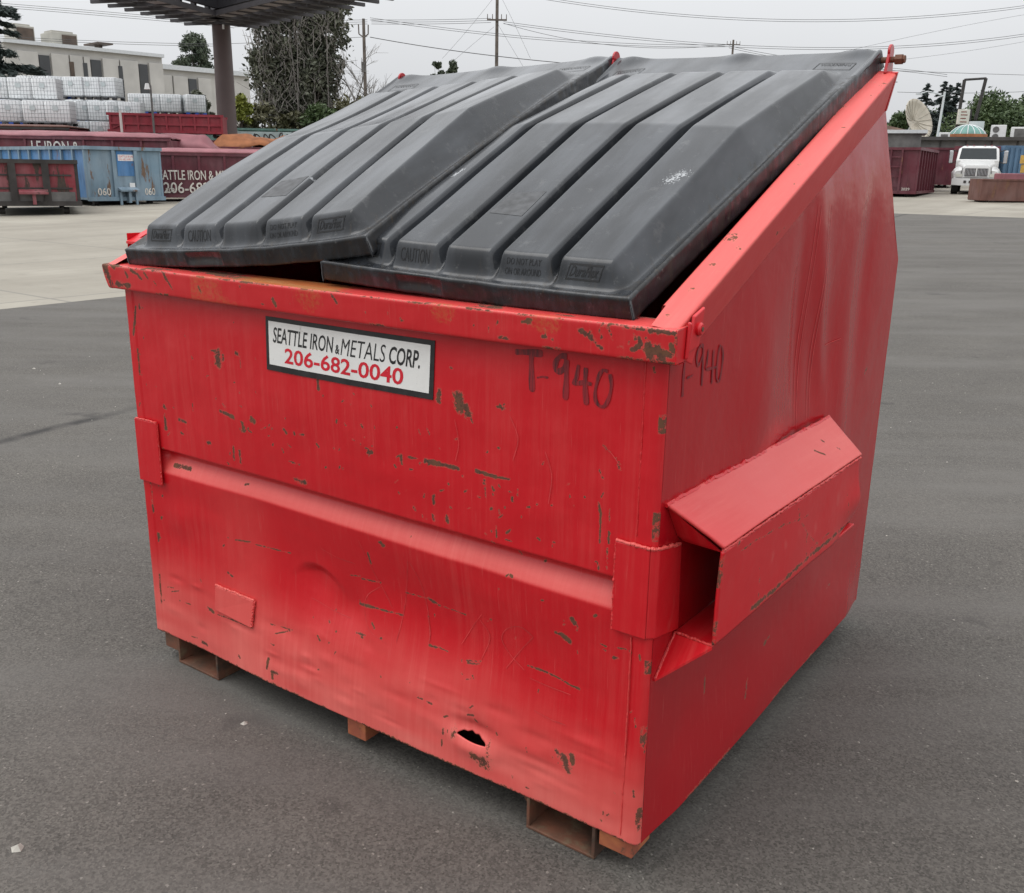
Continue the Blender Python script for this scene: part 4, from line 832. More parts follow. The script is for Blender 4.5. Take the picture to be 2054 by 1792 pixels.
# ---------------------------------------------------------------- roll-off containers
def rolloff(name, label, cat, corner, rz, L, Wd, H, mat, frame, rib=.62, text=None, group=None, base=.20, lid=None, hook=False, at_left=False, lidmat=None, bands=0, side_mat=None):
    """local x along the box (0..L), y across (0..Wd); y=0 and x=0 are the faces the yard shows. corner = where (0,0) stands (or (0,Wd) if at_left)"""
    if at_left: corner = Vector(corner)-Matrix.Rotation(rz, 3, 'Z') @ Vector((0, Wd, 0))
    o = empty(name, corner, rz, label, cat, group)
    t = .05; z0, z1 = base, H
    MB().box(0, L, 0, Wd, z0, z0+.08).build('floor_plate', frame, o)
    MB().box(t, L-t, 0, t, z0+.081, z1).build('side_wall', side_mat or mat, o); MB().box(t, L-t, Wd-t, Wd, z0+.081, z1).build('side_wall', side_mat or mat, o)
    MB().box(0, t, 0, Wd, z0+.082, z1).build('end_wall', mat, o); MB().box(L-t, L, 0, Wd, z0+.082, z1).build('door', mat, o)
    rm = MB().box(0, .09, 0, .10, 0, z1-z0-.10).mesh('rib', frame)
    n = max(2, int(round(L/rib)))
    for yb_, ry in ((-.085, 0), (Wd-.015, 0)):
        for i in range(n+1):
            c = link('rib', rm, o, (min(max(i*L/n-.045, 0), L-.09), yb_, z0+.05))
    ne = max(2, int(round(Wd/.8)))
    for i in range(ne+1):
        if hook and i not in (0, ne): continue
        link('rib', rm, o, (.015, min(max(i*Wd/ne-.045, 0), Wd-.09)+.09, z0+.05), -math.pi/2)
    for y_ in (-.10, Wd-.02): MB().box(-.10, L+.05, y_, y_+.12, z1-.05, z1+.07).build('top_rail', frame, o)
    MB().box(-.099, .02, .021, Wd-.021, z1-.048, z1+.068).build('top_rail', frame, o); MB().box(-.06, L, -.12, -.011, z0-.02, z0+.10).build('bottom_rail', frame, o)
    MB().box(-.11, -.001, -.10, Wd+.10, z0-.03, z0+.11).build('bottom_rail', frame, o)
    wm = MB().tube((0, 0, .10), (0, .16, .10), .10, n=14)
    wme = wm.mesh('wheel', M['black_steel'])
    for x_ in (.35, L-.45):
        for y_ in (.25, Wd-.41): link('wheel', wme, o, (x_, y_, 0))
    if bands:
        for i in range(1, bands):
            z_ = z0+.1+(z1-z0-.1)*i/bands
            MB().box(-.028, -.001, .11, Wd-.11, z_-.025, z_+.025).build('band', frame, o)
    if hook:
        c = Wd/2
        for s in (-1, 1): MB().box(-.09, -.001, c+s*.42-.06, c+s*.42+.06, z0+.10, z1-.06).build('hook_post', frame, o)
        MB().hexa([(-.32, c-.36, z0+.30), (-.02, c-.36, z0+.36), (-.02, c+.36, z0+.36), (-.32, c+.36, z0+.30), (-.32, c-.36, z0+.36), (-.02, c-.36, z0+.46), (-.02, c+.36, z0+.46), (-.32, c+.36, z0+.36)]).build('hook_shelf', frame, o)
        MB().box(-.26, -.03, c-.05, c+.05, z0-.10, z0+.29).build('hook_tongue', frame, o)
        for s in (-1, 1): MB().box(-.18, -.112, c+s*.30-.04, c+s*.30+.04, .02, z0+.28).build('hook_leg', frame, o)
    if lid:
        lm_ = lidmat or M['pinktarp']; n2 = 10
        r = np.random.default_rng(int(L*100)); xs_ = sp(-.06, L+.05, 24); ys_ = sp(-.12, Wd+.10, 12)
        XX, YY = np.meshgrid(xs_, ys_, indexing='ij'); q = np.clip((YY+.12)/(Wd+.22), 0, 1)
        lump = .42 if lm_ == M['orangetarp'] else .06
        hgt = lid*np.sin(np.pi*q)**.7*sstep(-.06, .7, XX)*sstep(L+.05, L-.6, XX)+.10+lump*vnoise(XX*1.6, YY*1.6, int(L*10))*(lid > .2)
        o2 = grid('cover', np.stack([XX, YY, z1+hgt], -1), lm_, o, smooth=True)
        md = o2.modifiers.new('thick', 'SOLIDIFY'); md.thickness = .05; md.offset = -1
    if text:
        for body, x0, x1, za, zb in text:
            lettering('lettering', body, lambda s, t, a=x0, b=x1, c=za, d=zb: np.stack([a+(b-a)*s, 0*s-.0885, c+(d-c)*t], -1), M['white_ink'], o, bold=.01)
    return o
def nums(o, body, y0, y1, za, zb, x=-.02):
    lettering('lettering', body, lambda s, t: np.stack([0*s+x, y0+(y1-y0)*s, za+(zb-za)*t], -1), M['white_ink'], o, bold=.01)

A1 = spot(150, 30.5)
o = rolloff('scrap_container', 'low scorched red and black scrap container at the left edge', 'container', A1, YAW+math.pi/2+.46, 5.2, 2.44, zat(149, 326, 30.5)-A1.z, M['burnt'], M['black_steel'], bands=3, base=.28)
for y_ in (.72, 1.62): MB().box(-.10, -.029, y_, y_+.20, .30, zat(149, 326, 30.5)-A1.z-.05).build('end_post', M['black_steel'], o)
MB().box(-.027, -.002, .05, 2.39, .30, .66).build('bumper_plate', M['grey_steel'], o)
MB().hexa([(-.38, .80, .60), (-.06, .80, .66), (-.06, 1.60, .66), (-.38, 1.60, .60), (-.38, .80, .66), (-.06, .80, .74), (-.06, 1.60, .74), (-.38, 1.60, .66)]).build('hook_shelf', M['burnt'], o)
MB().box(-.30, -.06, 1.15, 1.25, .30, .60).build('hook_tongue', M['burnt'], o)
A2 = spot(176, 35.5)
HB = zat(176, 297, 35.5)-A2.z
o = rolloff('roll_off_container', 'worn pale blue roll-off container numbered 060 on its hook end', 'container', A2, YAW+math.pi/2+.84, 8.4, 2.75, HB, M['blue_worn'], M['blue_worn'], rib=.95, hook=True, at_left=True, side_mat=M['blue_new'])
nums(o, '060', 2.46, 1.98, .36, .62); nums(o, '060', .66, .26, .36, .62)
MB().box(-.012, -.0015, .95, 1.65, HB-.95, HB-.08).build('blue_patch', M['blue_new'], o)
pl_ = MB().box(-.022, -.0125, 1.0, 1.60, HB-.42, HB-.20).build('notice_plate', M['white_paint'], o)
lettering('lettering', 'SEATTLE IRON\n206 682 0040', lambda s, t: np.stack([0*s-.0235, 1.57-.54*s, HB-.40+.17*t], -1), M['sign_red'], pl_, res=1)
MB().box(-.06, -.002, 1.05, 1.25, .62, .80).build('white_bucket_lug', M['white_paint'], o)
A3 = spot(296, 39)
HC = zat(330, 309, 39)-A3.z
rolloff('roll_off_container', 'maroon lidded roll-off container with large white company lettering', 'container', A3, YAW+.30, 6.8, 2.4, HC, M['maroon'], M['maroon'], rib=.95, lid=.16, base=.18,
        text=[('SEATTLE IRON & METALS', .28, 3.55, HC-.97, HC-.60), ('206-682-0040', .55, 3.5, HC-1.48, HC-1.06), ('203', .62, .95, .36, .52)])
A4 = spot(275, 45); rolloff('roll_off_container', 'maroon container under a crumpled pink cover behind the lettered one', 'container', A4, YAW+.1, 3.4, 2.4, zat(290, 300, 45)-A4.z, M['maroon2'], M['maroon2'], lid=.62, rib=.9)
A5 = spot(422, 50); rolloff('roll_off_container', 'brown-red container under orange and ochre canvas', 'container', A5, YAW+.2, 5.2, 2.4, zat(430, 297, 50)-A5.z, M['maroon2'], M['maroon2'], lid=.50, lidmat=M['orangetarp'], rib=.9)
o5 = at(440, 292, 49.6)
A6 = spot(402, 60); gob = rolloff('roll_off_container', 'long green container with graffiti below the leafless trees', 'container', A6, YAW+.12, 9.5, 2.4, zat(402, 258, 60)-A6.z, M['green_worn'], M['green_worn'], rib=1.15)
HG = zat(402, 258, 60)-A6.z
gp = MB().box(2.2, 7.2, -.105, -.09, HG-1.25, HG-.12).build('graffiti_panel', plain('pale_graffiti', (.42, .50, .50), .6, var=.35, scale=1.1), gob)
rr = np.random.default_rng(4); strokes = []
for i in range(11):
    cx = 2.6+i*.41; strokes.append(([(cx, HG-1.1), (cx+.12+.1*rr.normal(), HG-.3), (cx+.30, HG-.55+.2*rr.normal()), (cx+.15, HG-.9), (cx+.42, HG-1.05)], .035))
v, f = ribbon_strokes(strokes, lambda x, z, e: np.stack([x, 0*x-.107-e, z], -1)); me = bpy.data.meshes.new('graffiti'); me.from_pydata(v, [], f); me.materials.append(M['black_steel']); link('graffiti', me, gob)
A7 = spot(229, 50); z7 = zat(229, 276, 50); H7 = zat(240, 229, 50)-z7
HU = z7-A7.z-.04
rolloff('roll_off_container', 'maroon container at the bottom of the stacked pair beside the totes', 'container', A7, YAW+.20, 6.4, 2.4, HU-.07, M['maroon'], M['maroon'], rib=.7, text=[('SEATTLE IRON & METALS', 1.4, 5.2, HU-.55, HU-.15)])
o7 = rolloff('roll_off_container', 'bright red ribbed container, upper of the stacked pair beside the totes', 'container', (A7.x, A7.y, z7+.06), YAW+.20, 5.4, 2.4, H7-.06, M['redbox'], M['redbox'], rib=.72, base=.22)
MB().box(0, 5.4, -.084, -.001, H7*.55-.05, H7*.55+.05).build('mid_rail', M['redbox'], o7)
for x_ in (.0,): MB().hexa([(.05, -.083, .35), (.15, -.083, .35), (.62, -.083, H7*.52), (.52, -.083, H7*.52), (.05, -.01, .35), (.15, -.01, .35), (.62, -.01, H7*.52), (.52, -.01, H7*.52)]).build('brace', M['redbox'], o7)
A8 = spot(-60, 42); rolloff('roll_off_container', 'long maroon lidded container with partial white lettering behind the blue one', 'container', A8, YAW+.14, 8.2, 2.4, zat(60, 277, 43)-A8.z, M['maroon2'], M['maroon2'], lid=.22, rib=1.1,
        text=[("LE IRON &", 2.6, 4.5, zat(60, 277, 43)-A8.z-.62, zat(60, 277, 43)-A8.z-.12)])
A9 = spot(-40, 47); rolloff('roll_off_container', 'dark brown open container just in front of the totes', 'container', A9, YAW+.05, 4.3, 2.4, zat(60, 257, 47)-A9.z, M['maroon2'], M['black_steel'], rib=1.0, lid=.1, lidmat=M['brown_bin'])
fp = spot(252, 45); fpo = MB().tube((0, 0, 0), (0, 0, zat(252, 222, 45)-fp.z), .055, n=8).build('marker_post', M['tilt_up'], None, loc=fp); tag(fpo, 'thin pale post standing in front of the red container', 'post')

# ---------------------------------------------------------------- liquid totes
def rounded_box(x, y, z0, z1, r):
    bx_ = []
    n = 5
    for cx_, cy2, a0 in ((x-r, y-r, 0), (-x+r, y-r, 90), (-x+r, -y+r, 180), (x-r, -y+r, 270)):
        for i in range(n): a = R_(a0+90*i/(n-1)); bx_.append((cx_+r*math.cos(a), cy2+r*math.sin(a)))
    v, f = [], []; m = len(bx_)
    for sc, z in ((.93, z0), (1, z0+.05), (1, z1-.06), (.93, z1)):
        v += [(p[0]*sc, p[1]*sc, z) for p in bx_]
    for l in range(3):
        for i in range(m): j = (i+1) % m; f.append((l*m+i, l*m+j, (l+1)*m+j, (l+1)*m+i))
    f.append(tuple(range(m-1, -1, -1))); f.append(tuple(range(3*m, 4*m)))
    return v, f
def make_tote(foot):
    o = empty('liquid_tote')
    v, f = rounded_box(.575, .475, .16, 1.13, .09); me = bpy.data.meshes.new('tank'); me.from_pydata(v, [], f); me.materials.append(M['tote']); tk = link('tank', me, o); auto_smooth(tk, 50)
    MB().tube((0, 0, 1.13), (0, 0, 1.16), .09, n=12).build('cap', M['blackfoot'], tk)
    cg = MB(); r = .0065
    for i in range(9):
        x_ = -.6+1.2*i/8
        for y_ in (-.5, .5): cg.tube((x_, y_, .14), (x_, y_, 1.10), r, n=4, caps=False)
    for i in range(8):
        y_ = -.5+1.0*i/7
        for x_ in (-.6, .6): cg.tube((x_, y_, .14), (x_, y_, 1.10), r, n=4, caps=False)
    for j in range(6):
        z_ = .16+.94*j/5
        for y_ in (-.5, .5): cg.tube((-.6, y_, z_), (.6, y_, z_), r, n=4, caps=False)
        for x_ in (-.6, .6): cg.tube((x_, -.5, z_), (x_, .5, z_), r, n=4, caps=False)
    c = cg.build('cage', M['wire'], o); c['kind'] = 'stuff'
    MB().box(-.595, .595, -.495, .495, .115, .139).build('base_plate', M['wire'], o)
    fm = MB().box(-.10, .10, -.07, .07, 0, .114).mesh('foot', M[foot])
    for x_ in (-.49, 0, .49):
        for y_ in (-.42, .42): link('foot', fm, o, (x_, y_, 0))
    MB().box(-.20, .05, -.519, -.512, .66, .88).build('name_plate', M['plate'], o)
    MB().box(-.618, -.612, -.10, .12, .64, .86).build('name_plate', M['plate'], o)
    return o
protoT = {'b': make_tote('bluefoot'), 'k': make_tote('blackfoot')}; usedT = {'b': False, 'k': False}
# rows: (row words, depth, bottom y, [(centre px, foot, turn)])
TR = [('topmost row', 56, 199, [(66, 'k', .0), (88, 'k', .05), (118, 'b', .55), (157, 'k', -.12), (190, 'k', -.1), (222, 'k', -.12)]),
      ('second row', 50, 208, [(7, 'b', .35), (50, 'k', .15), (98, 'k', .12)]),
      ('middle row', 55, 247, [(131, 'b', .55), (172, 'b', .6), (206, 'k', .1), (238, 'k', .4), (267, 'k', .1)]),
      ('lowest near row', 49, 253, [(22, 'b', .5), (80, 'k', .1), (125, 'k', .1)]),
      ('far right row', 61, 226, [(283, 'k', .1), (314, 'b', .2), (347, 'k', .15), (391, 'b', .55)]),
      ('half-hidden bottom row', 51.5, 290, [(-6, 'k', .3), (38, 'k', .2), (172, 'k', .3), (210, 'k', .3), (140, 'k', .1)])]
for rn, dp, yb_, lst in TR:
    for i, (px, ft, turn) in enumerate(lst):
        p = at(px, yb_+(px-130)*.02, dp)
        lev = 0; g_ = float(gz(p.x, p.y)); nlev = max(0, int(round((p.z-g_)/1.165)))
        for q in range(nlev+1):
            if q < nlev-1 and q > 0 and False: continue
            if not usedT[ft]: o = protoT[ft]; usedT[ft] = True
            else: o = copy_tree(protoT[ft])
            o.location = (p.x, p.y, p.z-1.165*(nlev-q) if q else min(g_, p.z-1.165*nlev)+0.0); o.rotation_euler = (0, 0, YAW+turn)
            if q: pass
            if q == nlev: tag(o, f"white caged tote with {'blue' if ft == 'b' else 'black'} feet, {ORD[i]} from left in {rn}", 'tote', 'stacked white liquid totes')
            else: tag(o, f'white caged tote low in the stack, hidden below the {rn}', 'tote', 'stacked white liquid totes')

# ---------------------------------------------------------------- warehouse
WA, WB = at(40, 345, 88), at(345, 345, 98.5)
wz = zat(85, 90, 89.5); z_w0 = float(gz(WA.x, WA.y))-.5
dirW = Vector((WB.x-WA.x, WB.y-WA.y, 0)); LWh = dirW.length; rzW = math.atan2(dirW.y, dirW.x)
wh = empty('warehouse', (WA.x, WA.y, z_w0), rzW, 'long pale concrete warehouse with dark window strips behind the totes', 'warehouse')
Hw = wz-z_w0
def wfrac(px):
    """where the view through px meets the wall line, in metres along it"""
    d = ray(px, 345); nrm2 = Vector((-dirW.y, dirW.x, 0)); t = (WA-CAM).dot(nrm2)/d.dot(nrm2); q = CAM+d*t; return (Vector((q.x-WA.x, q.y-WA.y, 0))).dot(dirW)/LWh
MB().box(0, LWh, .25, 26, 0, Hw).build('wall_core', M['tilt_up'], wh)
cuts = [40, 104, 127, 163, 190, 204, 226, 260, 297, 316, 345]
kinds = 'wdwwwdwwdw'
for a, b, kd in zip(cuts, cuts[1:], kinds):
    x0, x1 = wfrac(a)+.06, wfrac(b)-.06
    if kd == 'w': MB().box(x0, x1, 0, .24, 0, Hw-.55).build('wall_panel', M['tilt_up'], wh, bevel=.03)
    else: MB().box(x0, x1, .12, .24, 0, Hw-.75).build('window_strip', M['strip'], wh)
for px in (168, 194, 262): x0 = wfrac(px); MB().box(x0-.28, x0+.10, -.06, -.001, 0, Hw-1.1).build('downpipe', M['strip'] if px != 168 else M['louvre'], wh)
MB().box(-.1, LWh+.1, -.12, 26, Hw+.001, Hw+.30).build('parapet', M['cap'], wh)
for a, b, yt, ybm in ((73, 112, 58, 86), (144, 194, 70, 93)):
    x0, x1 = wfrac(a), wfrac(b); z0 = Hw+.32; z1 = z0+(ybm-yt)/FPX*90
    u_ = MB().box(x0, x1, 1.2, 3.6, z0, z1).build('rooftop_unit', M['hvac'], wh, bevel=.04)
    MB().box(x0+(x1-x0)*(.12 if a < 100 else .40), x1-.12, 1.12, 1.199, z0+.15, z1-.18).build('louvre', M['louvre'], u_)
    MB().box(x0+.2, x1-.2, 1.6, 3.2, z1, z1+.18).build('fan_deck', M['hvac'], u_)
MB().box(wfrac(240), wfrac(270), 2, 5, Hw+.9, Hw+1.05).build('roof_vent_cap', M['louvre'], wh); MB().box(wfrac(252), wfrac(258), 3, 4, Hw+.5, Hw+.899).build('roof_vent', M['louvre'], wh)
# set back wing
W2 = wfrac(446); 
MB().box(LWh+.001, W2+6, 3.5, 26, 0, Hw-.7).build('wing_core', M['tilt_up'], wh)
c2 = [345, 351, 363, 393, 424, 442, 470]
for a, b, kd in zip(c2, c2[1:], 'wdwwdw'):
    x0, x1 = wfrac(a)+.1, wfrac(b)-.05
    if kd == 'w': MB().box(x0, x1, 3.25, 3.49, 0, Hw-1.25).build('wall_panel', M['tilt_up'], wh, bevel=.03)
    else: MB().box(x0, x1, 3.35, 3.49, 0, Hw-1.4).build('window_strip', M['strip'], wh)
MB().box(LWh+.11, W2+6, 3.1, 26, Hw-.699, Hw-.25).build('parapet', M['cap'], wh)

# ---------------------------------------------------------------- billboard on its post, seen from below
bp_ = spot(462, 58); zB = zat(455, 50, 58)
bb = empty('billboard', bp_, 0, 'two-sided billboard on a thick brown post, seen from below', 'billboard')
pm_ = MB().tube((0, 0, 0), (0, 0, zB-bp_.z+.1), .56, .50, n=24); pm_.build('post', M['post'], bb, smooth=40)
def wing(px_end, dep_end, sgn):
    e = at(px_end, 345, dep_end); d = Vector((e.x-bp_.x, e.y-bp_.y, 0)); Lx = d.length*1.25; rz = math.atan2(d.y, d.x); z0 = zB-bp_.z
    piv = empty('wing_frame', (0, 0, 0)) ; bpy.data.objects.remove(piv)
    c, s = math.cos(rz), math.sin(rz); nx_, ny_ = -s*sgn, c*sgn       # outward (away from the V)
    def bar(name, x0, x1, y0, y1, za, zb, mat):
        P_ = lambda x, y, z: (c*x+nx_*y, s*x+ny_*y, z0+z)
        return MB().hexa([P_(x0, y0, za), P_(x1, y0, za), P_(x1, y1, za), P_(x0, y1, za), P_(x0, y0, zb), P_(x1, y0, zb), P_(x1, y1, zb), P_(x0, y1, zb)]).build(name, mat, bb)
    bar('lower_beam', .3, Lx, -.20, .20, .10, .60, M['bb_dark']); bar('lower_chord', .3, Lx, -1.55, -1.25, .18, .50, M['bb_dark'])
    bar('display_panel', .2, Lx, .55, .75, .62, 4.9, M['bb_dark']); bar('panel_back', .2, Lx, .50, .549, .62, 4.8, M['bb_pale'])
    n = int(Lx/1.2)
    for i in range(n+1):
        x = .5+i*(Lx-.6)/n
        bar('outrigger', x-.07, x+.07, -2.0, 1.7, -.06, .099, M['bb_dark'])
        bar('stringer', x-.10, x+.10, .25, .49, .10, 4.8, M['bb_dark'])
        bar('catwalk_tray', x+.08, x+1.05*(Lx-.6)/n-.10, .80, 1.75, .0, .05, M['bb_pale'])
        bar('catwalk_tray', x+.08, x+1.05*(Lx-.6)/n-.10, -1.2, -.25, .06, .11, M['bb_dark'])
    bar('fascia', .3, Lx, 1.76, 1.84, -.05, .20, M['bb_dark'])
wing(215, 48, 1); wing(665, 49.5, -1)
lw = at(581, 30, 57)
MB().tube((.55, -.3, zB-bp_.z-.3), (.55, -.3, zB-bp_.z+.25), .06, n=8).build('conduit', M['white_paint'], bb)

# ---------------------------------------------------------------- vegetation
def quads(C, size, seed, aspect=1., droop=None, mat=None, name='foliage', parent=None):
    r = np.random.default_rng(seed); n = len(C)
    a = r.normal(size=(n, 3)); a /= np.linalg.norm(a, axis=1)[:, None]
    if droop is not None: a = a*.6+droop; a /= np.linalg.norm(a, axis=1)[:, None]
    b = np.cross(a, r.normal(size=(n, 3))); b /= np.linalg.norm(b, axis=1)[:, None]+1e-9
    s = size*r.uniform(.6, 1.4, (n, 1))
    p = np.stack([C-a*s, C-b*s*aspect*.5-a*s*.1, C+a*s, C+b*s*aspect*.5-a*s*.1], 1)
    return link(name, np_mesh(name, p.reshape(-1, 3), np.arange(4*n).reshape(n, 4), mat), parent)
def conifer(label, base, h, r, mat, seed, n=5000, group=None, size=.3, taper=1., name='conifer_tree', bare=.06):
    o = empty(name, base, 0, label, 'tree', group); q = np.random.default_rng(seed)
    MB().tube((0, 0, 0), (0, 0, h*.97), h*.016+.06, .02, n=8).build('trunk', M['bark'], o)
    nb_ = int(h*7)+20; C = []; DR = []
    br = MB()
    for i in range(nb_):
        t = bare+(1-bare)*(i+q.random())/nb_; z = h*t; rad = r*(1-t)**taper*q.uniform(.65, 1.1)+.12; a = q.uniform(0, 6.283)
        m = max(8, int(n/nb_*(.3+1.4*(1-t)))); s = q.random(m)**.7
        sag_ = -.18*rad*s*s+.10*rad*s
        C.append(np.stack([np.cos(a)*rad*s, np.sin(a)*rad*s, z+sag_], 1)+q.normal(size=(m, 3))*np.array([.10, .10, .06])*(rad*.55+.25))
        DR.append(np.repeat([[np.cos(a), np.sin(a), -.25]], m, 0))
        if i % 3 == 0: br.tube((0, 0, z), (math.cos(a)*rad*.8, math.sin(a)*rad*.8, z-.05*rad), .03+.002*h, .01, n=3, caps=False)
    b_ = br.build('branch', M['bark'], o); b_['kind'] = 'stuff'
    quads(np.concatenate(C), size, seed, .5, np.concatenate(DR), mat, 'crown', o); return o
def broadleaf(label, base, h, rx, mat, seed, n=7000, size=.28, cat='tree', name='broadleaf_tree', z0=.28, group=None, lobes=26):
    o = empty(name, base, 0, label, cat, group); q = np.random.default_rng(seed)
    MB().tube((0, 0, 0), (0, 0, h*.5), h*.018+.05, h*.01+.02, n=8).build('trunk', M['bark'], o)
    C = []; lm_ = MB()
    for i in range(lobes):
        a = q.uniform(0, 6.283); t = q.random(); zc = h*(z0+(1-z0)*(.12+.80*t)); rad = rx*math.sqrt(max(.05, 1-(2*t-.85)**2*.75))*math.sqrt(q.random())*.85
        c = np.array([math.cos(a)*rad, math.sin(a)*rad, zc]); s = rx*q.uniform(.22, .42)
        m = n//lobes; p = q.normal(size=(m, 3)); p /= np.linalg.norm(p, axis=1)[:, None]; p *= (q.random((m, 1))**.45)*s*np.array([1, 1, .85]); C.append(c+p)
        lm_.tube((0, 0, h*q.uniform(.2, .5)), tuple(c), .03+h*.004, .01, n=4, caps=False)
    l_ = lm_.build('limb', M['bark'], o); l_['kind'] = 'stuff'
    quads(np.concatenate(C), size, seed+1, .8, None, mat, 'crown', o); return o
def bare_tree(label, base, h, seed, mat, spread=.5, depth=5, name='bare_tree', r0_=.12, group=None, lean=(0, 0)):
    o = empty(name, base, 0, label, 'tree', group); q = random.Random(seed); tr = MB(); tw = MB()
    def grow(p, d, L, r, lv):
        e = p+d*L; (tr if lv >= depth-1 else tw).tube(p, e, r, r*.62, n=5 if lv > 2 else 3, caps=False)
        if lv == 0: return
        for _ in range(3 if lv > 1 else 3):
            nd = (d+Vector((q.gauss(0, spread), q.gauss(0, spread), q.gauss(.12, spread*.6)))).normalized(); grow(p+d*L*q.uniform(.45, 1), nd, L*q.uniform(.58, .82), r*.58, lv-1)
    grow(Vector((0, 0, 0)), Vector((lean[0], lean[1], 1)).normalized(), h*.36, r0_, depth)
    tr.build('trunk', mat, o); t_ = tw.build('twigs', mat, o); t_['kind'] = 'stuff'; return o
b = spot(18, 66); conifer('large dark bluish spruce at the upper left edge', b, zat(18, -60, 66)-b.z, 5.4, M['spruce'], 11, 42000, size=.22, taper=.75)
b = spot(-28, 64); conifer('dark spruce cut by the left edge of the picture', b, zat(0, -30, 64)-b.z, 4.4, M['spruce'], 12, 16000, size=.22, taper=.7)
b = spot(406, 122); broadleaf('open-crowned pine above the warehouse roof beside the billboard post', b, zat(406, 60, 122)-b.z, 2.7, M['pine'], 13, 14000, .20, 'tree', 'pine_tree', .45, None, 60)
b = spot(397, 66); broadleaf('dark green bush between the totes and the billboard post', b, zat(397, 172, 66)-b.z, 1.0, M['ivy'], 14, 3500, .16, 'bush', 'bush', .1)
b = spot(421, 66.5); broadleaf('tall dark shrub tucked against the billboard post', b, zat(421, 190, 66.5)-b.z, .8, M['ivy'], 15, 2500, .16, 'bush', 'bush', .1)
b = spot(492, 68); broadleaf('yellow-green bush just right of the billboard post', b, zat(492, 178, 68)-b.z, .95, M['leaf_y'], 16, 3500, .15, 'bush', 'bush', .1)
# the ivy-clad tree clump: leaning stems from one foot, columns of ivy, grey twigs
b = spot(612, 74); HT = zat(650, -40, 74)-b.z
iv = empty('ivy_tree', b, YAW, 'big ivy-clad tree with several stems and ragged crown behind the green container', 'tree')
q = np.random.default_rng(21); C = []; st_ = MB(); tw_ = []
for i, (tx, top, rad, n_) in enumerate([(-3.3, .66, .95, 2000), (-2.6, .86, 1.0, 2400), (-1.3, .93, 1.0, 2300), (-.4, 1.0, 1.05, 2600), (.6, 1.04, 1.0, 2600), (1.5, 1.02, .95, 2600), (2.3, 1.0, .85, 2200), (3.2, .92, .85, 1700), (.2, .7, 1.2, 1400), (1.6, .62, 1.1, 1300)]):
    y_ = q.uniform(-1.2, 1.2); x0 = tx*.25
    pts = [Vector((x0+(tx-x0)*t**1.1+.12*math.sin(t*7+i), y_*t, HT*top*t)) for t in np.linspace(0, .97, 9)]
    for k_ in range(8): st_.tube(pts[k_], pts[k_+1], .20*(1-k_/9)+.03, .20*(1-(k_+1)/9)+.03, n=6, caps=False)
    t = q.uniform(.10, 1, n_*2)**.75; cx = x0+(tx-x0)*t**1.1; w_ = rad*np.clip((t-.16)*2.0, 0, 1.2)*np.sqrt(np.clip(1.08-t, 0, 1))*1.6
    a = q.uniform(0, 6.283, n_*2); rr_ = w_*np.sqrt(q.random(n_*2)); pts_ = np.stack([cx+rr_*np.cos(a), y_*t+rr_*np.sin(a), HT*top*t], 1)+q.normal(size=(n_*2, 3))*np.array([.30, .2, .30])*(q.random((n_*2, 1)) > .6)
    dens = vnoise(pts_[:, 0]*1.5+i*3, pts_[:, 2]*.9, 100+i)+.35*vnoise(pts_[:, 0]*4, pts_[:, 2]*2.4, 130+i); C.append(pts_[dens > -.15-.22*t])
st_.build('trunk', M['bark'], iv, smooth=60); quads(np.concatenate(C), .17, 22, .9, None, M['ivy'], 'crown', iv)
tq = MB(); qr = random.Random(5)
for i in range(620):
    x_ = qr.uniform(-3.4, 3.3); z_ = HT*qr.uniform(.12, .93); y_ = qr.uniform(-1.9, -.4)
    if z_ < HT*(.16+.2*abs(x_+.3)/3.4): continue
    p0 = Vector((x_, y_, z_)); p1 = p0+Vector((qr.gauss(0, .35), qr.gauss(0, .2), qr.uniform(.2, .9))); p2 = p1+Vector((qr.gauss(0, .4), qr.gauss(0, .2), qr.uniform(.1, .7)))
    tq.tube(p0, p1, .024, .019, n=3, caps=False); tq.tube(p1, p2, .019, .011, n=3, caps=False)
for x_ in (-.1, .35, 2.15, 1.2): tq.tube((x_, -1.5, HT*.1), (x_+qr.gauss(0, .3), -1.3, HT*.75), .07, .03, n=5, caps=False)
t_ = tq.build('twigs', M['twig'], iv); t_['kind'] = 'stuff'
for i, (px, dp, py, sd_, lab) in enumerate([(765, 76, 60, 31, 'leafless grey tree right of the ivy-clad tree'), (800, 80, 105, 32, 'low leafless grey tree rising behind the left lid'), (520, 70, 165, 33, 'small bare tree between billboard post and ivy-clad tree'), (705, 73, 70, 34, 'bare slender tree at the right flank of the ivy-clad tree')]):
    b = spot(px, dp); bare_tree(lab, b, (zat(px, py, dp)-b.z)*1.0, sd_, M['twig'], .48, 5, r0_=.17)
for i, (px, dp, py, rx, mt, lab) in enumerate([(545, 69, 205, 1.9, 'scrub', 'olive-brown scrub at the foot of the ivy-clad tree'), (505, 70, 212, 1.3, 'scrub', 'brownish scrub close to the billboard post'), (590, 68, 222, 1.5, 'scrub', 'low olive scrub above the graffiti container'), (650, 68, 208, 1.7, 'leaf', 'green shrub at the lower right of the ivy-clad tree'), (700, 70, 195, 1.9, 'scrub', 'brown scrub under the leafless grey trees'), (750, 71, 190, 2.0, 'scrub', 'brown thicket along the left lid edge')]):
    b = spot(px, dp); broadleaf(lab, b, zat(px, py, dp)-b.z, rx, M[mt], 40+i, 3200, .17, 'shrub', 'shrub', .05)
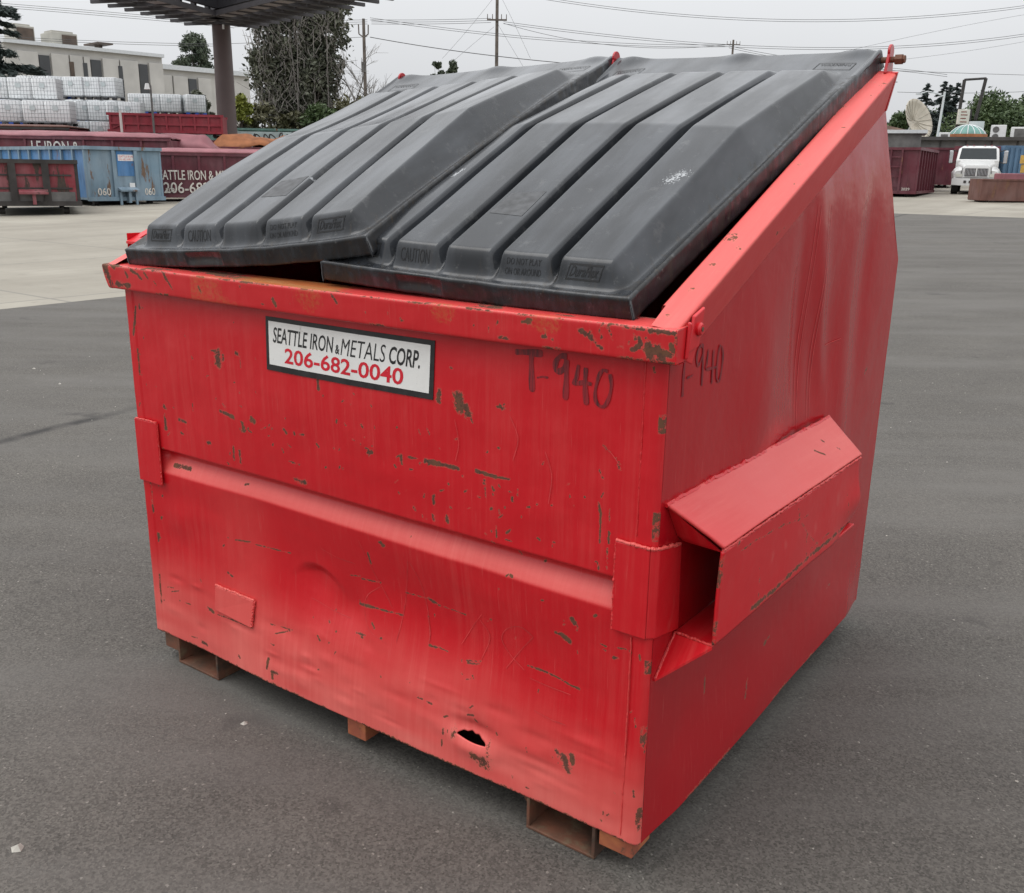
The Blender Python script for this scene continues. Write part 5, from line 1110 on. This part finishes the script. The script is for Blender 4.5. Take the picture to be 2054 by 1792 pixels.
for i, (px, w_, py) in enumerate([(877, 1.5, 122), (893, 1.2, 128), (908, 1.4, 124)]):
    b = spot(px, 120); broadleaf(f'{ORD[i]} of three small round-topped conifers above the left lid', b, zat(px, py-16, 120)-b.z, w_*.8, M['pine'], 51+i, 6000, .18, 'tree', 'small_conifer', .04, 'small conifers above the lid', 40)

# ---------------------------------------------------------------- utility poles and cables
def upole(label, px, dp, ytop, arms, rad=.16, forks=False):
    b = spot(px, dp); H = zat(px, ytop, dp)-b.z; o = empty('utility_pole', b, YAW, label, 'utility pole')
    MB().tube((0, 0, 0), (0, 0, H), rad*1.15, rad*.8, n=10).build('shaft', M['pole_wood'], o, smooth=50)
    im = MB().tube((0, 0, 0), (0, 0, .45), .05, .04, n=6).mesh('insulator', M['pole_wood'])
    for py, hw in arms:
        z = zat(px, py, dp)-b.z
        MB().box(-hw, hw, -rad-.12, -rad-.005, z-.08, z+.08).build('crossarm', M['pole_wood'], o)
        for s in (-.95, -.45, .45, .95): link('insulator', im, o, (hw*s, -rad-.06, z+.081))
    if forks:
        for s in (-.45, .4):
            MB().path([(0, -.02, H-1.6), (s, -.02, H-1.3), (s*1.05, -.02, H-.5)], .06, 6).build('fork_arm', M['pole_wood'], o)
        MB().tube((-.05, -.3, H-4.6), (-.05, -.3, H-3.7), .22, n=10).build('transformer', M['grey_steel'], o)
    return o
upole('wooden utility pole among the bare trees, forked at its top', 737, 95, 38, [], .17, True)
upole('tall slim utility pole with one crossarm above the left lid', 994, 105, -60, [(41, 1.0)], .19)
upole('small utility pole with crossarm above the right lid', 1452, 170, 80, [(90, 1.1)], .20)
CB = [([(1085, -6), (1350, 27), (1570, 40), (1800, 35), (2060, 11)], 80, 2, 'high cable sweeping across the upper right sky'),
      ([(1010, 44), (1250, 72), (1500, 93), (1800, 92), (2060, 68)], 90, 2, 'cable running right from the tall slim pole'),
      ([(745, 40), (870, 40), (985, 37)], 98, 3, 'short cable between the forked pole and the tall slim pole'),
      ([(742, 74), (850, 95), (1000, 112), (1240, 136), (1800, 165)], 95, 1, 'thick service cable dropping right from the forked pole'),
      ([(742, 36), (900, 57), (1060, 74), (1455, 90)], 100, 2, 'long cable from the forked pole to the small pole'),
      ([(470, 46), (600, 43), (737, 40)], 92, 3, 'cable passing in front of the ivy-clad tree'),
      ([(460, 88), (600, 82), (737, 74)], 92, 1, 'lower cable crossing the ivy-clad tree'),
      ([(-10, 6), (200, 23), (470, 48)], 84, 3, 'cable above the warehouse roof at the upper left'),
      ([(-10, 72), (180, 82), (460, 89)], 82, 2, 'cable in front of the rooftop units'),
      ([(480, 137), (600, 141), (740, 143)], 100, 2, 'faint cable low behind the ivy-clad tree'),
      ([(1010, 47), (1200, 88), (1460, 90)], 110, 1, 'cable sagging from the tall pole to the small pole'),
      ([(1462, 92), (1540, 108), (1640, 122), (1900, 150)], 168, 2, 'cable leaving the small pole to the right'),
      ([(1300, 190), (1600, 125), (1836, 72), (2060, 29)], 140, 1, 'faint cable rising to the upper right corner'),
      ([(1640, 135), (1807, 120), (2060, 83)], 140, 1, 'second faint cable rising on the right'),
      ([(1770, 141), (1900, 146), (2060, 151)], 60, 1, 'dark cable crossing right of the hinge bolt'),
      ([(1800, 185), (1900, 187), (2060, 184)], 80, 1, 'thin cable above the satellite dish'),
      ([(990, -4), (940, 58), (887, 118)], 104, 1, 'steep guy wire left of the tall slim pole'), ([(991, 54), (950, 88), (908, 124)], 104, 1, 'lower guy wire left of the tall slim pole'),
      ([(1006, -4), (1035, 55), (1064, 118)], 104, 1, 'steep guy wire right of the tall slim pole'), ([(1000, 51), (1026, 95), (1052, 138)], 104, 1, 'lower guy wire right of the tall slim pole')]
for pts, dp, n_, lab in CB:
    for j in range(n_):
        P_ = np.array(pts, float); t = np.linspace(0, len(P_)-1, 25)
        xq = np.interp(t, range(len(P_)), P_[:, 0]); cf = np.polyfit(P_[:, 0]-P_[:, 0].mean(), P_[:, 1], min(3, len(P_)-1)); yq = np.polyval(cf, xq-P_[:, 0].mean())
        mb_ = MB()
        pp = [at(a, b_+j*4.2, dp) for a, b_ in zip(xq, yq)]
        mb_.path(pp, dp*(.00034 if 'thick' in lab else .00011 if ('guy' in lab or 'faint' in lab) else .00019), 4)
        o = mb_.build('power_cable', M['cable']); tag(o, lab if n_ == 1 else f"{lab}, {['upper', 'middle' if n_ == 3 else 'lower', 'lower'][j]} of {n_} parallel", 'cable', 'overhead cables')
lp = spot(316, 50); lo = empty('yard_lamp', lp, YAW, 'slim yard lamp with a globe in front of the totes', 'lamp post'); Hl = zat(312, 172, 50)-lp.z
MB().tube((0, 0, 0), (0, 0, Hl), .07, .05, n=8).build('pole', M['grey_steel'], lo); MB().path([(0, 0, Hl), (-.08, 0, Hl+.15), (-.15, 0, Hl+.05)], .03, 5).build('arm', M['grey_steel'], lo)
MB().tube((-.15, 0, Hl-.18), (-.15, 0, Hl+.10), .16, .09, n=12).build('lamp_head', M['white_paint'], lo, smooth=50)

# ---------------------------------------------------------------- right-hand side
bR = spot(1838, 45)
HR = zat(1838, 299, 45)-bR.z
rc_ = rolloff('roll_off_container', 'maroon container with a ladder beside the red side rail', 'container', bR, YAW+math.pi/2-.52, 6.0, 2.5, HR, M['maroon'], M['maroon'], rib=.9, base=.16)
for y_ in (.62, 1.10): MB().box(-.14, -.06, y_, y_+.08, .22, HR-.02).build('ladder_rail', M['maroon'], rc_)
for k_ in range(4): MB().box(-.12, -.08, .701, 1.099, .45+k_*.42, .50+k_*.42).build('ladder_rung', M['maroon'], rc_)
nums(rc_, '2029', .55, .20, .28, .40, -.03)
bR2 = spot(1872, 52); H2 = zat(1872, 299, 52)-bR2.z
rc2 = rolloff('roll_off_container', 'maroon container with a pink square plate, left of the white truck', 'container', bR2, YAW+math.pi/2-.34, 6.0, 2.4, H2, M['maroon'], M['maroon2'], rib=1.0, base=.16)
MB().box(-.16, -.12, 1.55, 2.15, H2-1.05, H2-.42).build('square_plate', M['pinktarp'], rc2)
bR3 = spot(1912, 58); rolloff('roll_off_container', 'dark maroon container farthest back behind the white truck', 'container', bR3, YAW+math.pi/2-.34, 6.0, 2.6, zat(1900, 299, 58)-bR3.z, M['maroon'], M['maroon'], rib=1.0)
# white truck
tb_ = spot(1958, 49); trk = empty('truck', tb_, YAW-R_(24), 'white conventional-cab truck facing the camera, parked at the far right', 'truck')
def loft(name, secs, mat, parent, smooth=45):
    v, f = [], []; m = len(secs[0])
    for s in secs: v += [tuple(p) for p in s]
    for l in range(len(secs)-1):
        for i in range(m): j = (i+1) % m; f.append((l*m+i, l*m+j, (l+1)*m+j, (l+1)*m+i))
    f.append(tuple(range(m-1, -1, -1))); f.append(tuple(range((len(secs)-1)*m, len(secs)*m)))
    mb_ = MB(); mb_.v = v; mb_.f = f; return mb_.build(name, mat, parent, smooth=smooth)
def sec(y, hw, z0, z1, ch_=.12, tw=.0):
    return [(-hw, y, z0), (hw, y, z0), (hw, y, z1-ch_), (hw-ch_-tw, y, z1), (-hw+ch_+tw, y, z1), (-hw, y, z1-ch_)]
TW = M['truck_white']
loft('hood', [sec(-.95, .52, .80, 1.22, .10), sec(-.90, .60, .75, 1.34, .12), sec(-.3, .70, .75, 1.45, .14), sec(.35, .88, .75, 1.56, .15)], TW, trk)
loft('cab', [sec(.351, .95, .72, 1.58, .06), sec(.45, .96, .70, 1.66, .06), sec(.75, .90, .70, 2.20, .10, .05), sec(.95, .88, .70, 2.28, .12, .08), sec(2.1, .92, .70, 2.28, .12, .05)], TW, trk)
MB().hexa([(-.84, .418, 1.64), (.84, .418, 1.64), (.84, .55, 1.64), (-.84, .55, 1.64), (-.77, .712, 2.17), (.77, .712, 2.17), (.73, .80, 2.16), (-.73, .80, 2.16)]).build('windshield', M['glass'], trk)
for s in (-1, 1):
    loft('fender', [[(s*.48, -.88, .62), (s*.94, -.80, .60), (s*.99, -.78, .88), (s*.90, -.82, 1.06), (s*.55, -.92, 1.12)], [(s*.52, -.3, .62), (s*1.06, -.3, .60), (s*1.10, -.28, 1.0), (s*.98, -.28, 1.20), (s*.60, -.3, 1.32)], [(s*.55, .35, .55), (s*1.02, .35, .55), (s*1.04, .35, 1.0), (s*.96, .35, 1.18), (s*.7, .35, 1.35)]], TW, trk)
    MB().hexa([(s*.60, -.935, .80), (s*.88, -.86, .80), (s*.88, -.80, .80), (s*.60, -.87, .80), (s*.60, -.945, .93), (s*.90, -.87, .95), (s*.90, -.80, .95), (s*.60, -.87, .93)]).build('headlight', M['lens'], trk)
    w_ = MB().tube((s*.72, -.15, .46), (s*1.02, -.15, .46), .46, n=24).build('wheel', M['rubber'], trk, smooth=50); MB().tube((s*1.021, -.15, .46), (s*1.05, -.15, .46), .22, n=16).build('hub', M['white_paint'], w_)
    mi = MB().box(s*1.22-.09, s*1.22+.09, .42, .52, 1.45, 2.05).build('mirror', M['chrome'], trk, bevel=.03); MB().path([(s*.93, .52, 1.55), (s*1.2, .47, 1.43)], .02, 6).build('mirror_arm', M['black_steel'], mi); MB().path([(s*.93, .56, 2.0), (s*1.2, .47, 2.08)], .02, 6).build('mirror_arm', M['black_steel'], mi)
    for k_ in (.25, .55): MB().box(s*k_-.03, s*k_+.03, .84, .92, 2.281, 2.33).build('marker_lamp', M['redbox'], trk)
    MB().path([(s*.62, -.86, 1.22), (s*.66, -.92, .96)], .02, 5).build('grille_guard', M['grey_steel'], trk)
gr = MB().box(-.50, .50, -.985, -.953, .84, 1.20).build('grille', M['black_steel'], trk, bevel=.02)
for k_ in range(16):
    x_ = -.46+.92*k_/15; MB().box(x_-.012, x_+.012, -1.0, -.986, .86, 1.18).build('grille_bar', M['chrome'], gr)
MB().box(-.03, .03, -1.005, -.986, .84, 1.24).build('grille_spine', M['truck_white'], gr)
bu = loft('bumper', [[(-1.04, -.90, .42), (-1.04, -.86, .72), (-1.0, -.70, .72), (-1.0, -.70, .42)], [(-.6, -1.10, .40), (-.6, -1.06, .74), (-.6, -.72, .74), (-.6, -.72, .40)], [(.6, -1.10, .40), (.6, -1.06, .74), (.6, -.72, .74), (.6, -.72, .40)], [(1.04, -.90, .42), (1.04, -.86, .72), (1.0, -.70, .72), (1.0, -.70, .42)]], M['truck_white'], trk, 30)
MB().box(-.28, .28, -1.115, -1.09, .52, .63).build('bumper_vent', M['black_steel'], bu)
for s in (-1, 1): MB().box(s*.45-.06, s*.45+.06, -1.112, -1.09, .52, .63).build('bumper_vent', M['black_steel'], bu)
MB().box(-.16, .16, -1.13, -1.101, .40, .50).build('number_plate', M['chrome'], bu)
MB().box(-.85, .85, .2, 4.5, .40, .69).build('chassis', M['black_steel'], trk)
for s in (-1, 1): MB().tube((s*.60, 3.4, .46), (s*1.05, 3.4, .46), .46, n=20).build('wheel', M['rubber'], trk, smooth=50)
MB().box(-1.1, 1.1, 2.15, 5.2, .80, 2.10).build('load_box', M['maroon2'], trk); MB().box(-1.13, 1.13, 2.13, 5.22, 2.10, 2.30).build('load_box_rim', M['maroon2'], trk)
# brown bin etc.
bb1 = spot(1973, 40); Hb = zat(1973, 359, 40)-bb1.z
bi = empty('steel_bin', bb1, YAW-.10, 'low rusty brown steel bin in front of the white truck', 'bin')
MB().box(0, 3.2, 0, .05, .08, Hb).build('side_wall', M['brown_bin'], bi); MB().box(0, 3.2, 1.35, 1.40, .08, Hb).build('side_wall', M['brown_bin'], bi)
for x_ in (0, 3.15): MB().box(x_, x_+.05, .051, 1.349, .08, Hb).build('end_wall', M['brown_bin'], bi)
MB().box(.02, 3.18, .02, 1.38, .06, .10).build('floor_plate', M['brown_bin'], bi)
for x_ in (.25, 2.8): MB().box(x_, x_+.12, .1, 1.3, 0, .059).build('skid', M['black_steel'], bi)
MB().box(-.02, 3.22, -.03, -.001, Hb-.06, Hb).build('rim', M['brown_bin'], bi)
pb = spot(2016, 43); o = MB().box(0, 2.6, 0, 1.2, 0, zat(2016, 348, 43)-pb.z).build('flat_crate', M['pinktarp'], None, .03, pb, YAW-.1); tag(o, 'faded pink flat crate behind the rusty brown bin', 'crate')
for k_ in range(3):
    yb_ = spot(2057, 47); o = empty('yellow_crate', (yb_.x, yb_.y, yb_.z+.62+.42*k_), YAW-.3+.08*k_, f'{ORD[k_]} yellow crate from the bottom of the pile at the right edge', 'crate', 'yellow crates at the right edge')
    for a in (0, .9): MB().box(0, 1.2, a, a+.04, .0, .38).build('side_board', M['yellow'], o)
    for a in (0, 1.16): MB().box(a, a+.04, .041, .899, 0, .38).build('end_board', M['yellow'], o)
    MB().box(.041, 1.159, .041, .899, 0, .04).build('base_board', M['louvre'], o)
yb_ = spot(2057, 47); o = MB().box(-.1, 1.3, -.1, 1.0, 0, .60).build('pallet_stack', M['shed'], None, .02, yb_, YAW-.3); tag(o, 'grey pallet stack carrying the yellow crates', 'pallets')
bl = spot(2010, 50); o = empty('shipping_container', bl, YAW-.05, 'blue corrugated shipping container behind the white truck', 'container'); Hs = zat(2020, 292, 50)-bl.z
MB().box(0, 6, .06, 2.4, 0, Hs).build('shell', M['tarp_blue'], o)
for k_ in range(24): MB().box(.02+k_*.25, .14+k_*.25, 0, .059, .1, Hs-.1).build('corrugation', M['tarp_blue'], o)
# low buildings at the back
gb = spot(1780, 68); gB = empty('low_building', gb, YAW-.30, 'weathered grey low building with flat roof behind the maroon containers', 'building')
g1 = zat(1830, 282, 68)-gb.z
MB().box(1.2, 8.5, 0, 8, 0, g1).build('wall', M['shed'], gB); MB().box(.8, 8.9, -.4, 8.4, g1+.001, g1+.22).build('roof', M['roof_dark'], gB)
for k_ in range(5): MB().box(1.5+k_*1.55, 1.6+k_*1.55, -.06, -.001, 0, g1-.02).build('batten', M['roof_dark'], gB)
gs_ = spot(1770, 62); gS = empty('shed', gs_, YAW-.35, 'boarded shed with small brown gable beside the red dumpster edge', 'shed')
h1, h2 = zat(1790, 268, 62)-gs_.z, zat(1790, 248, 62)-gs_.z
MB().box(-2, 2.0, 0, 4, 0, h1).build('wall', M['shed'], gS); MB().box(-2.2, 2.3, -.25, 4.2, h1+.001, h1+.2).build('roof_edge', M['cap'], gS)
MB().prism([(-2., h1+.201), (1.2, h1+.201), (-.4, h2)], 1, .5, 3.9).build('gable', M['rooftile'], gS)
bt = spot(1900, 72); bT = empty('market_hall', bt, YAW-.28, 'long low hall covered in green and blue tarpaulins behind the truck', 'building')
t1 = zat(1950, 286, 72)-bt.z
MB().box(0, 22, 0, 9, 0, t1-.5).build('wall', M['shed'], bT)
for k_, (mt, dz_) in enumerate((('tarp_green', .0), ('tarp_green', .1), ('tarp_blue', -.1), ('tarp_blue', .05), ('tarp_green', .1), ('tarp_green', 0))):
    x0 = -.5+k_*3.8; XX, YY = np.meshgrid(sp(x0, x0+3.75, 16), sp(-1.2, 9, 16), indexing='ij')
    g_ = grid('tarpaulin', np.stack([XX, YY, t1-.45+.55*sstep(-1.2, 3.5, YY)+dz_+.22*vnoise(XX*1.1, YY*.8, 90+k_)], -1), M[mt], bT); md = g_.modifiers.new('thick', 'SOLIDIFY'); md.thickness = .03
# rooftop air conditioners, dome, tank
def aircon(label, px, dp, ytop, ybot, wid, fans):
    p = at(px, ybot, dp); h = zat(px, ytop, dp)-p.z; o = empty('air_conditioner', p, YAW-.38, label, 'air conditioner'); w_ = wid
    MB().box(-w_/2, w_/2, 0, .55, .06, h).build('casing', M['white_paint'], o, bevel=.03); MB().box(-w_/2, w_/2, .05, .5, -1.2, .059).build('stand', M['shed'], o)
    if fans == 2:
        for z_ in (h*.28, h*.72): MB().tube((-w_*.18, -.02, z_), (-w_*.18, .0, z_), h*.19, n=20).build('fan_grille', M['grey_steel'], o)
    else: MB().box(-w_*.32, w_*.32, -.02, -.001, .18, h-.12).build('grille', M['grey_steel'], o)
    return o
aircon('white two-fan air conditioner above the truck cab roof', 2000, 70, 251, 284, .95, 2)
aircon('grey framed air conditioner left of the green dome', 1893, 70, 266, 282, .70, 0)
aircon('large framed air conditioner at the right picture edge', 2043, 70, 255, 285, 1.1, 0)
dm = at(1938, 281, 74); do = empty('dome', dm, YAW, 'green netted dome with an orange base strip on the hall roof', 'dome'); rd = 1.18*74*30/FPX; hd = zat(1938, 251, 74)-dm.z
n1, n2 = 28, 10; TH, PH = np.meshgrid(sp(0, 2*np.pi, n1), sp(0, np.pi/2*.98, n2), indexing='ij')
grid('shell', np.stack([rd*np.cos(PH)*np.cos(TH), rd*np.cos(PH)*np.sin(TH), hd*np.sin(PH)], -1), M['dome'], do, flip=True)
for k_ in range(9):
    a = math.pi+math.pi*k_/8; MB().path([(rd*1.01*math.cos(p_)*math.cos(a), rd*1.01*math.cos(p_)*math.sin(a), hd*1.01*math.sin(p_)) for p_ in np.linspace(0, 1.5, 8)], .03, 4).build('hoop', M['cap'], do)
MB().tube((0, 0, -2.2), (0, 0, .0), rd*1.0, n=20).build('drum', M['shed'], do); MB().tube((0, 0, .01), (0, 0, .38), rd*1.02, n=20).build('orange_strip', M['orangetarp'], do)
tk = at(1957, 262, 78); o = MB().tube((0, 0, -3), (0, 0, zat(1957, 244, 78)-tk.z), .42*78/60, n=18).build('round_tank', M['cap'], None, loc=tk, smooth=40); tag(o, 'pale round tank showing behind the green dome', 'tank')
# satellite dish
dp_ = at(1834, 243, 84); dh = empty('satellite_dish', spot(1811, 86), 0, 'large beige mesh satellite dish on a bent pole', 'satellite dish')
loc0 = dh.location; ctr = Vector((dp_.x, dp_.y, dp_.z))-Vector(loc0)
axis = (-FH*.765+RH*.51+Vector((0, 0, .37))).normalized(); e1 = axis.cross(Vector((0, 0, 1))).normalized(); e2 = e1.cross(axis)
Rd = 36*84/FPX*1.08
TH, PH = np.meshgrid(sp(0, 2*np.pi, 33), sp(0.02, 1, 8), indexing='ij')
Pd = np.array(ctr)[None, None]+Rd*PH[..., None]*(np.cos(TH)[..., None]*np.array(e1)+np.sin(TH)[..., None]*np.array(e2))+(.28*Rd*PH**2)[..., None]*np.array(axis)
g_ = grid('reflector', Pd, M['dish'], dh); md = g_.modifiers.new('thick', 'SOLIDIFY'); md.thickness = .03
for k_ in range(18):
    a = 2*math.pi*k_/18; pts = [ctr+(e1*math.cos(a)+e2*math.sin(a))*Rd*t+axis*(.28*Rd*t*t-.05) for t in (.06, .35, .7, 1.0)]
    MB().path(pts, .035, 4).build('rib', M['roof_dark'], g_)
    pts = [ctr+(e1*math.cos(a)+e2*math.sin(a))*Rd*t+axis*(.28*Rd*t*t+.03) for t in (.06, .35, .7, 1.0)]
    MB().path(pts, .022, 4).build('rib', M['dish'], g_)
MB().path([(0, 0, 0), (0, 0, ctr.z-.8), tuple(Vector((ctr.x*.8, ctr.y*.8, ctr.z-.15)))], .10, 8).build('mast', M['cap'], dh); MB().tube(tuple(ctr-axis*.5), tuple(ctr), .28, n=12).build('hub', M['black_steel'], dh)
# street lamp, empty sign frame
sl = spot(1868, 80); so_ = empty('street_lamp', sl, YAW, 'grey street lamp with a long arm beside the satellite dish', 'street lamp'); hs = zat(1874, 184, 80)-sl.z
MB().tube((0, 0, 0), (.25, 0, hs), .12, .09, n=8).build('pole', M['cap'], so_); MB().path([(.24, 0, hs-.35), (-.5, 0, hs-.10), (-1.1, 0, hs), (-1.6, 0, hs-.15)], .05, 6).build('arm', M['cap'], so_); MB().box(-1.95, -1.55, -.12, .12, hs-.26, hs-.14).build('lamp_head', M['cap'], so_)
sf_ = spot(1905, 82); sN = empty('sign_frame', sf_, YAW, 'tall empty sign frame above a small cream sign board', 'sign'); pxm = lambda px: (px-1905)/FPX*82*1.14
for a, ya_, b_, yb_ in ((1904, 282, 1909, 160), (1936, 240, 1944, 157)):
    MB().tube((pxm(a), 0, zat(a, ya_, 82)-sf_.z if a > 1930 else 0), (pxm(b_), 0, zat(b_, yb_, 82)-sf_.z), .13, n=6).build('upright', M['black_steel'], sN)
MB().tube((pxm(1909), 0, zat(1909, 160, 82)-sf_.z), (pxm(1944), 0, zat(1944, 157, 82)-sf_.z), .10, n=6).build('top_bar', M['black_steel'], sN)
sb = MB().box(pxm(1904), pxm(1923), -.30, -.05, zat(1912, 250, 82)-sf_.z, zat(1912, 220, 82)-sf_.z).build('sign_board', M['signboard'], sN, bevel=.03)
MB().box(pxm(1922), pxm(1926), -.29, .2, zat(1912, 251, 82)-sf_.z, zat(1912, 219, 82)-sf_.z).build('board_edge', M['black_steel'], sN)
for k_, yy_ in enumerate((225, 231, 238, 245)):
    MB().box(pxm(1908), pxm(1919 if k_ % 2 else 1917), -.312, -.301, zat(1912, yy_+1.0, 82)-sf_.z, zat(1912, yy_-1.0, 82)-sf_.z).build('print_line', M['dark_ink'], sb)
# trees on the right
for i, (px, py, w_, s_) in enumerate([(1840, 168, 3.0, 61), (1872, 164, 2.6, 62), (1898, 168, 2.8, 63), (1884, 172, 2.2, 66)]):
    b = spot(px, 108+i); conifer(f'{ORD[i]} dark conifer in the group behind the satellite dish', b, zat(px, py, 108+i)-b.z, w_, M['spruce'], s_, 14000, 'conifers behind the dish', .22, .8)
for px, dp, py, rx, s_, lab in [(1968, 100, 190, 4.4, 71, 'rounded green tree right of the empty sign frame'), (2032, 98, 200, 4.6, 72, 'leafy green tree at the right picture edge'), (1800, 95, 228, 2.6, 73, 'low green tree just right of the dumpster'), (1925, 112, 228, 4.0, 74, 'dark green tree behind the sign frame'), (1996, 116, 205, 4.2, 76, 'green tree filling the gap between the two round trees'), (1860, 122, 222, 4.5, 77, 'low green tree behind the street lamp'), (2075, 100, 190, 4.4, 75, 'green tree cut by the right picture edge')]:
    b = spot(px, dp); broadleaf(lab, b, zat(px, py, dp)-b.z, rx, M['leaf'], s_, 11000, .20, z0=.05, lobes=40)
# a far belt of trees that closes the horizon
q = np.random.default_rng(77); C = []
for px in np.arange(-200, 2300, 9):
    p = spot(px, 230); h = q.uniform(4.5, 8); m = 170; C.append(np.array([p.x, p.y, p.z])+np.stack([q.normal(size=m)*3, q.normal(size=m)*3, h*np.sqrt(q.random(m))], 1))
o = quads(np.concatenate(C), .45, 78, .8, None, M['pine'], 'tree_belt'); tag(o, 'distant belt of dark trees closing the horizon', 'trees', None, 'stuff')

# loose grit on the paving
q = np.random.default_rng(91); n = 700
gx, gy = q.uniform(-5.5, 5.5, n), q.uniform(-1.4, 7, n); ok = ~((gx > -.1) & (gx < 2.0) & (gy > -.05) & (gy < 1.8)); gx, gy = gx[ok], gy[ok]; n = len(gx)
sz = q.uniform(.0018, .0055, n)*(1+2.2*(q.random(n) > .97)); V = []; F = []
for i in range(n):
    b0 = len(V); a0 = q.uniform(0, 6.28); g0 = float(gz(gx[i], gy[i]))
    for j in range(5): V.append((gx[i]+sz[i]*math.cos(a0+j*1.257)*q.uniform(.7, 1.3), gy[i]+sz[i]*math.sin(a0+j*1.257)*q.uniform(.7, 1.3), g0+.0005))
    V.append((gx[i]+.2*sz[i], gy[i], g0+sz[i]*.8)); F += [(b0+j, b0+(j+1) % 5, b0+5) for j in range(5)]
o = link('grit', np_mesh('grit', V, F, plain('pale_grit', (.36, .34, .30), .8, var=.5, scale=9))); tag(o, 'pale loose grit scattered over the asphalt', 'grit', None, 'stuff')
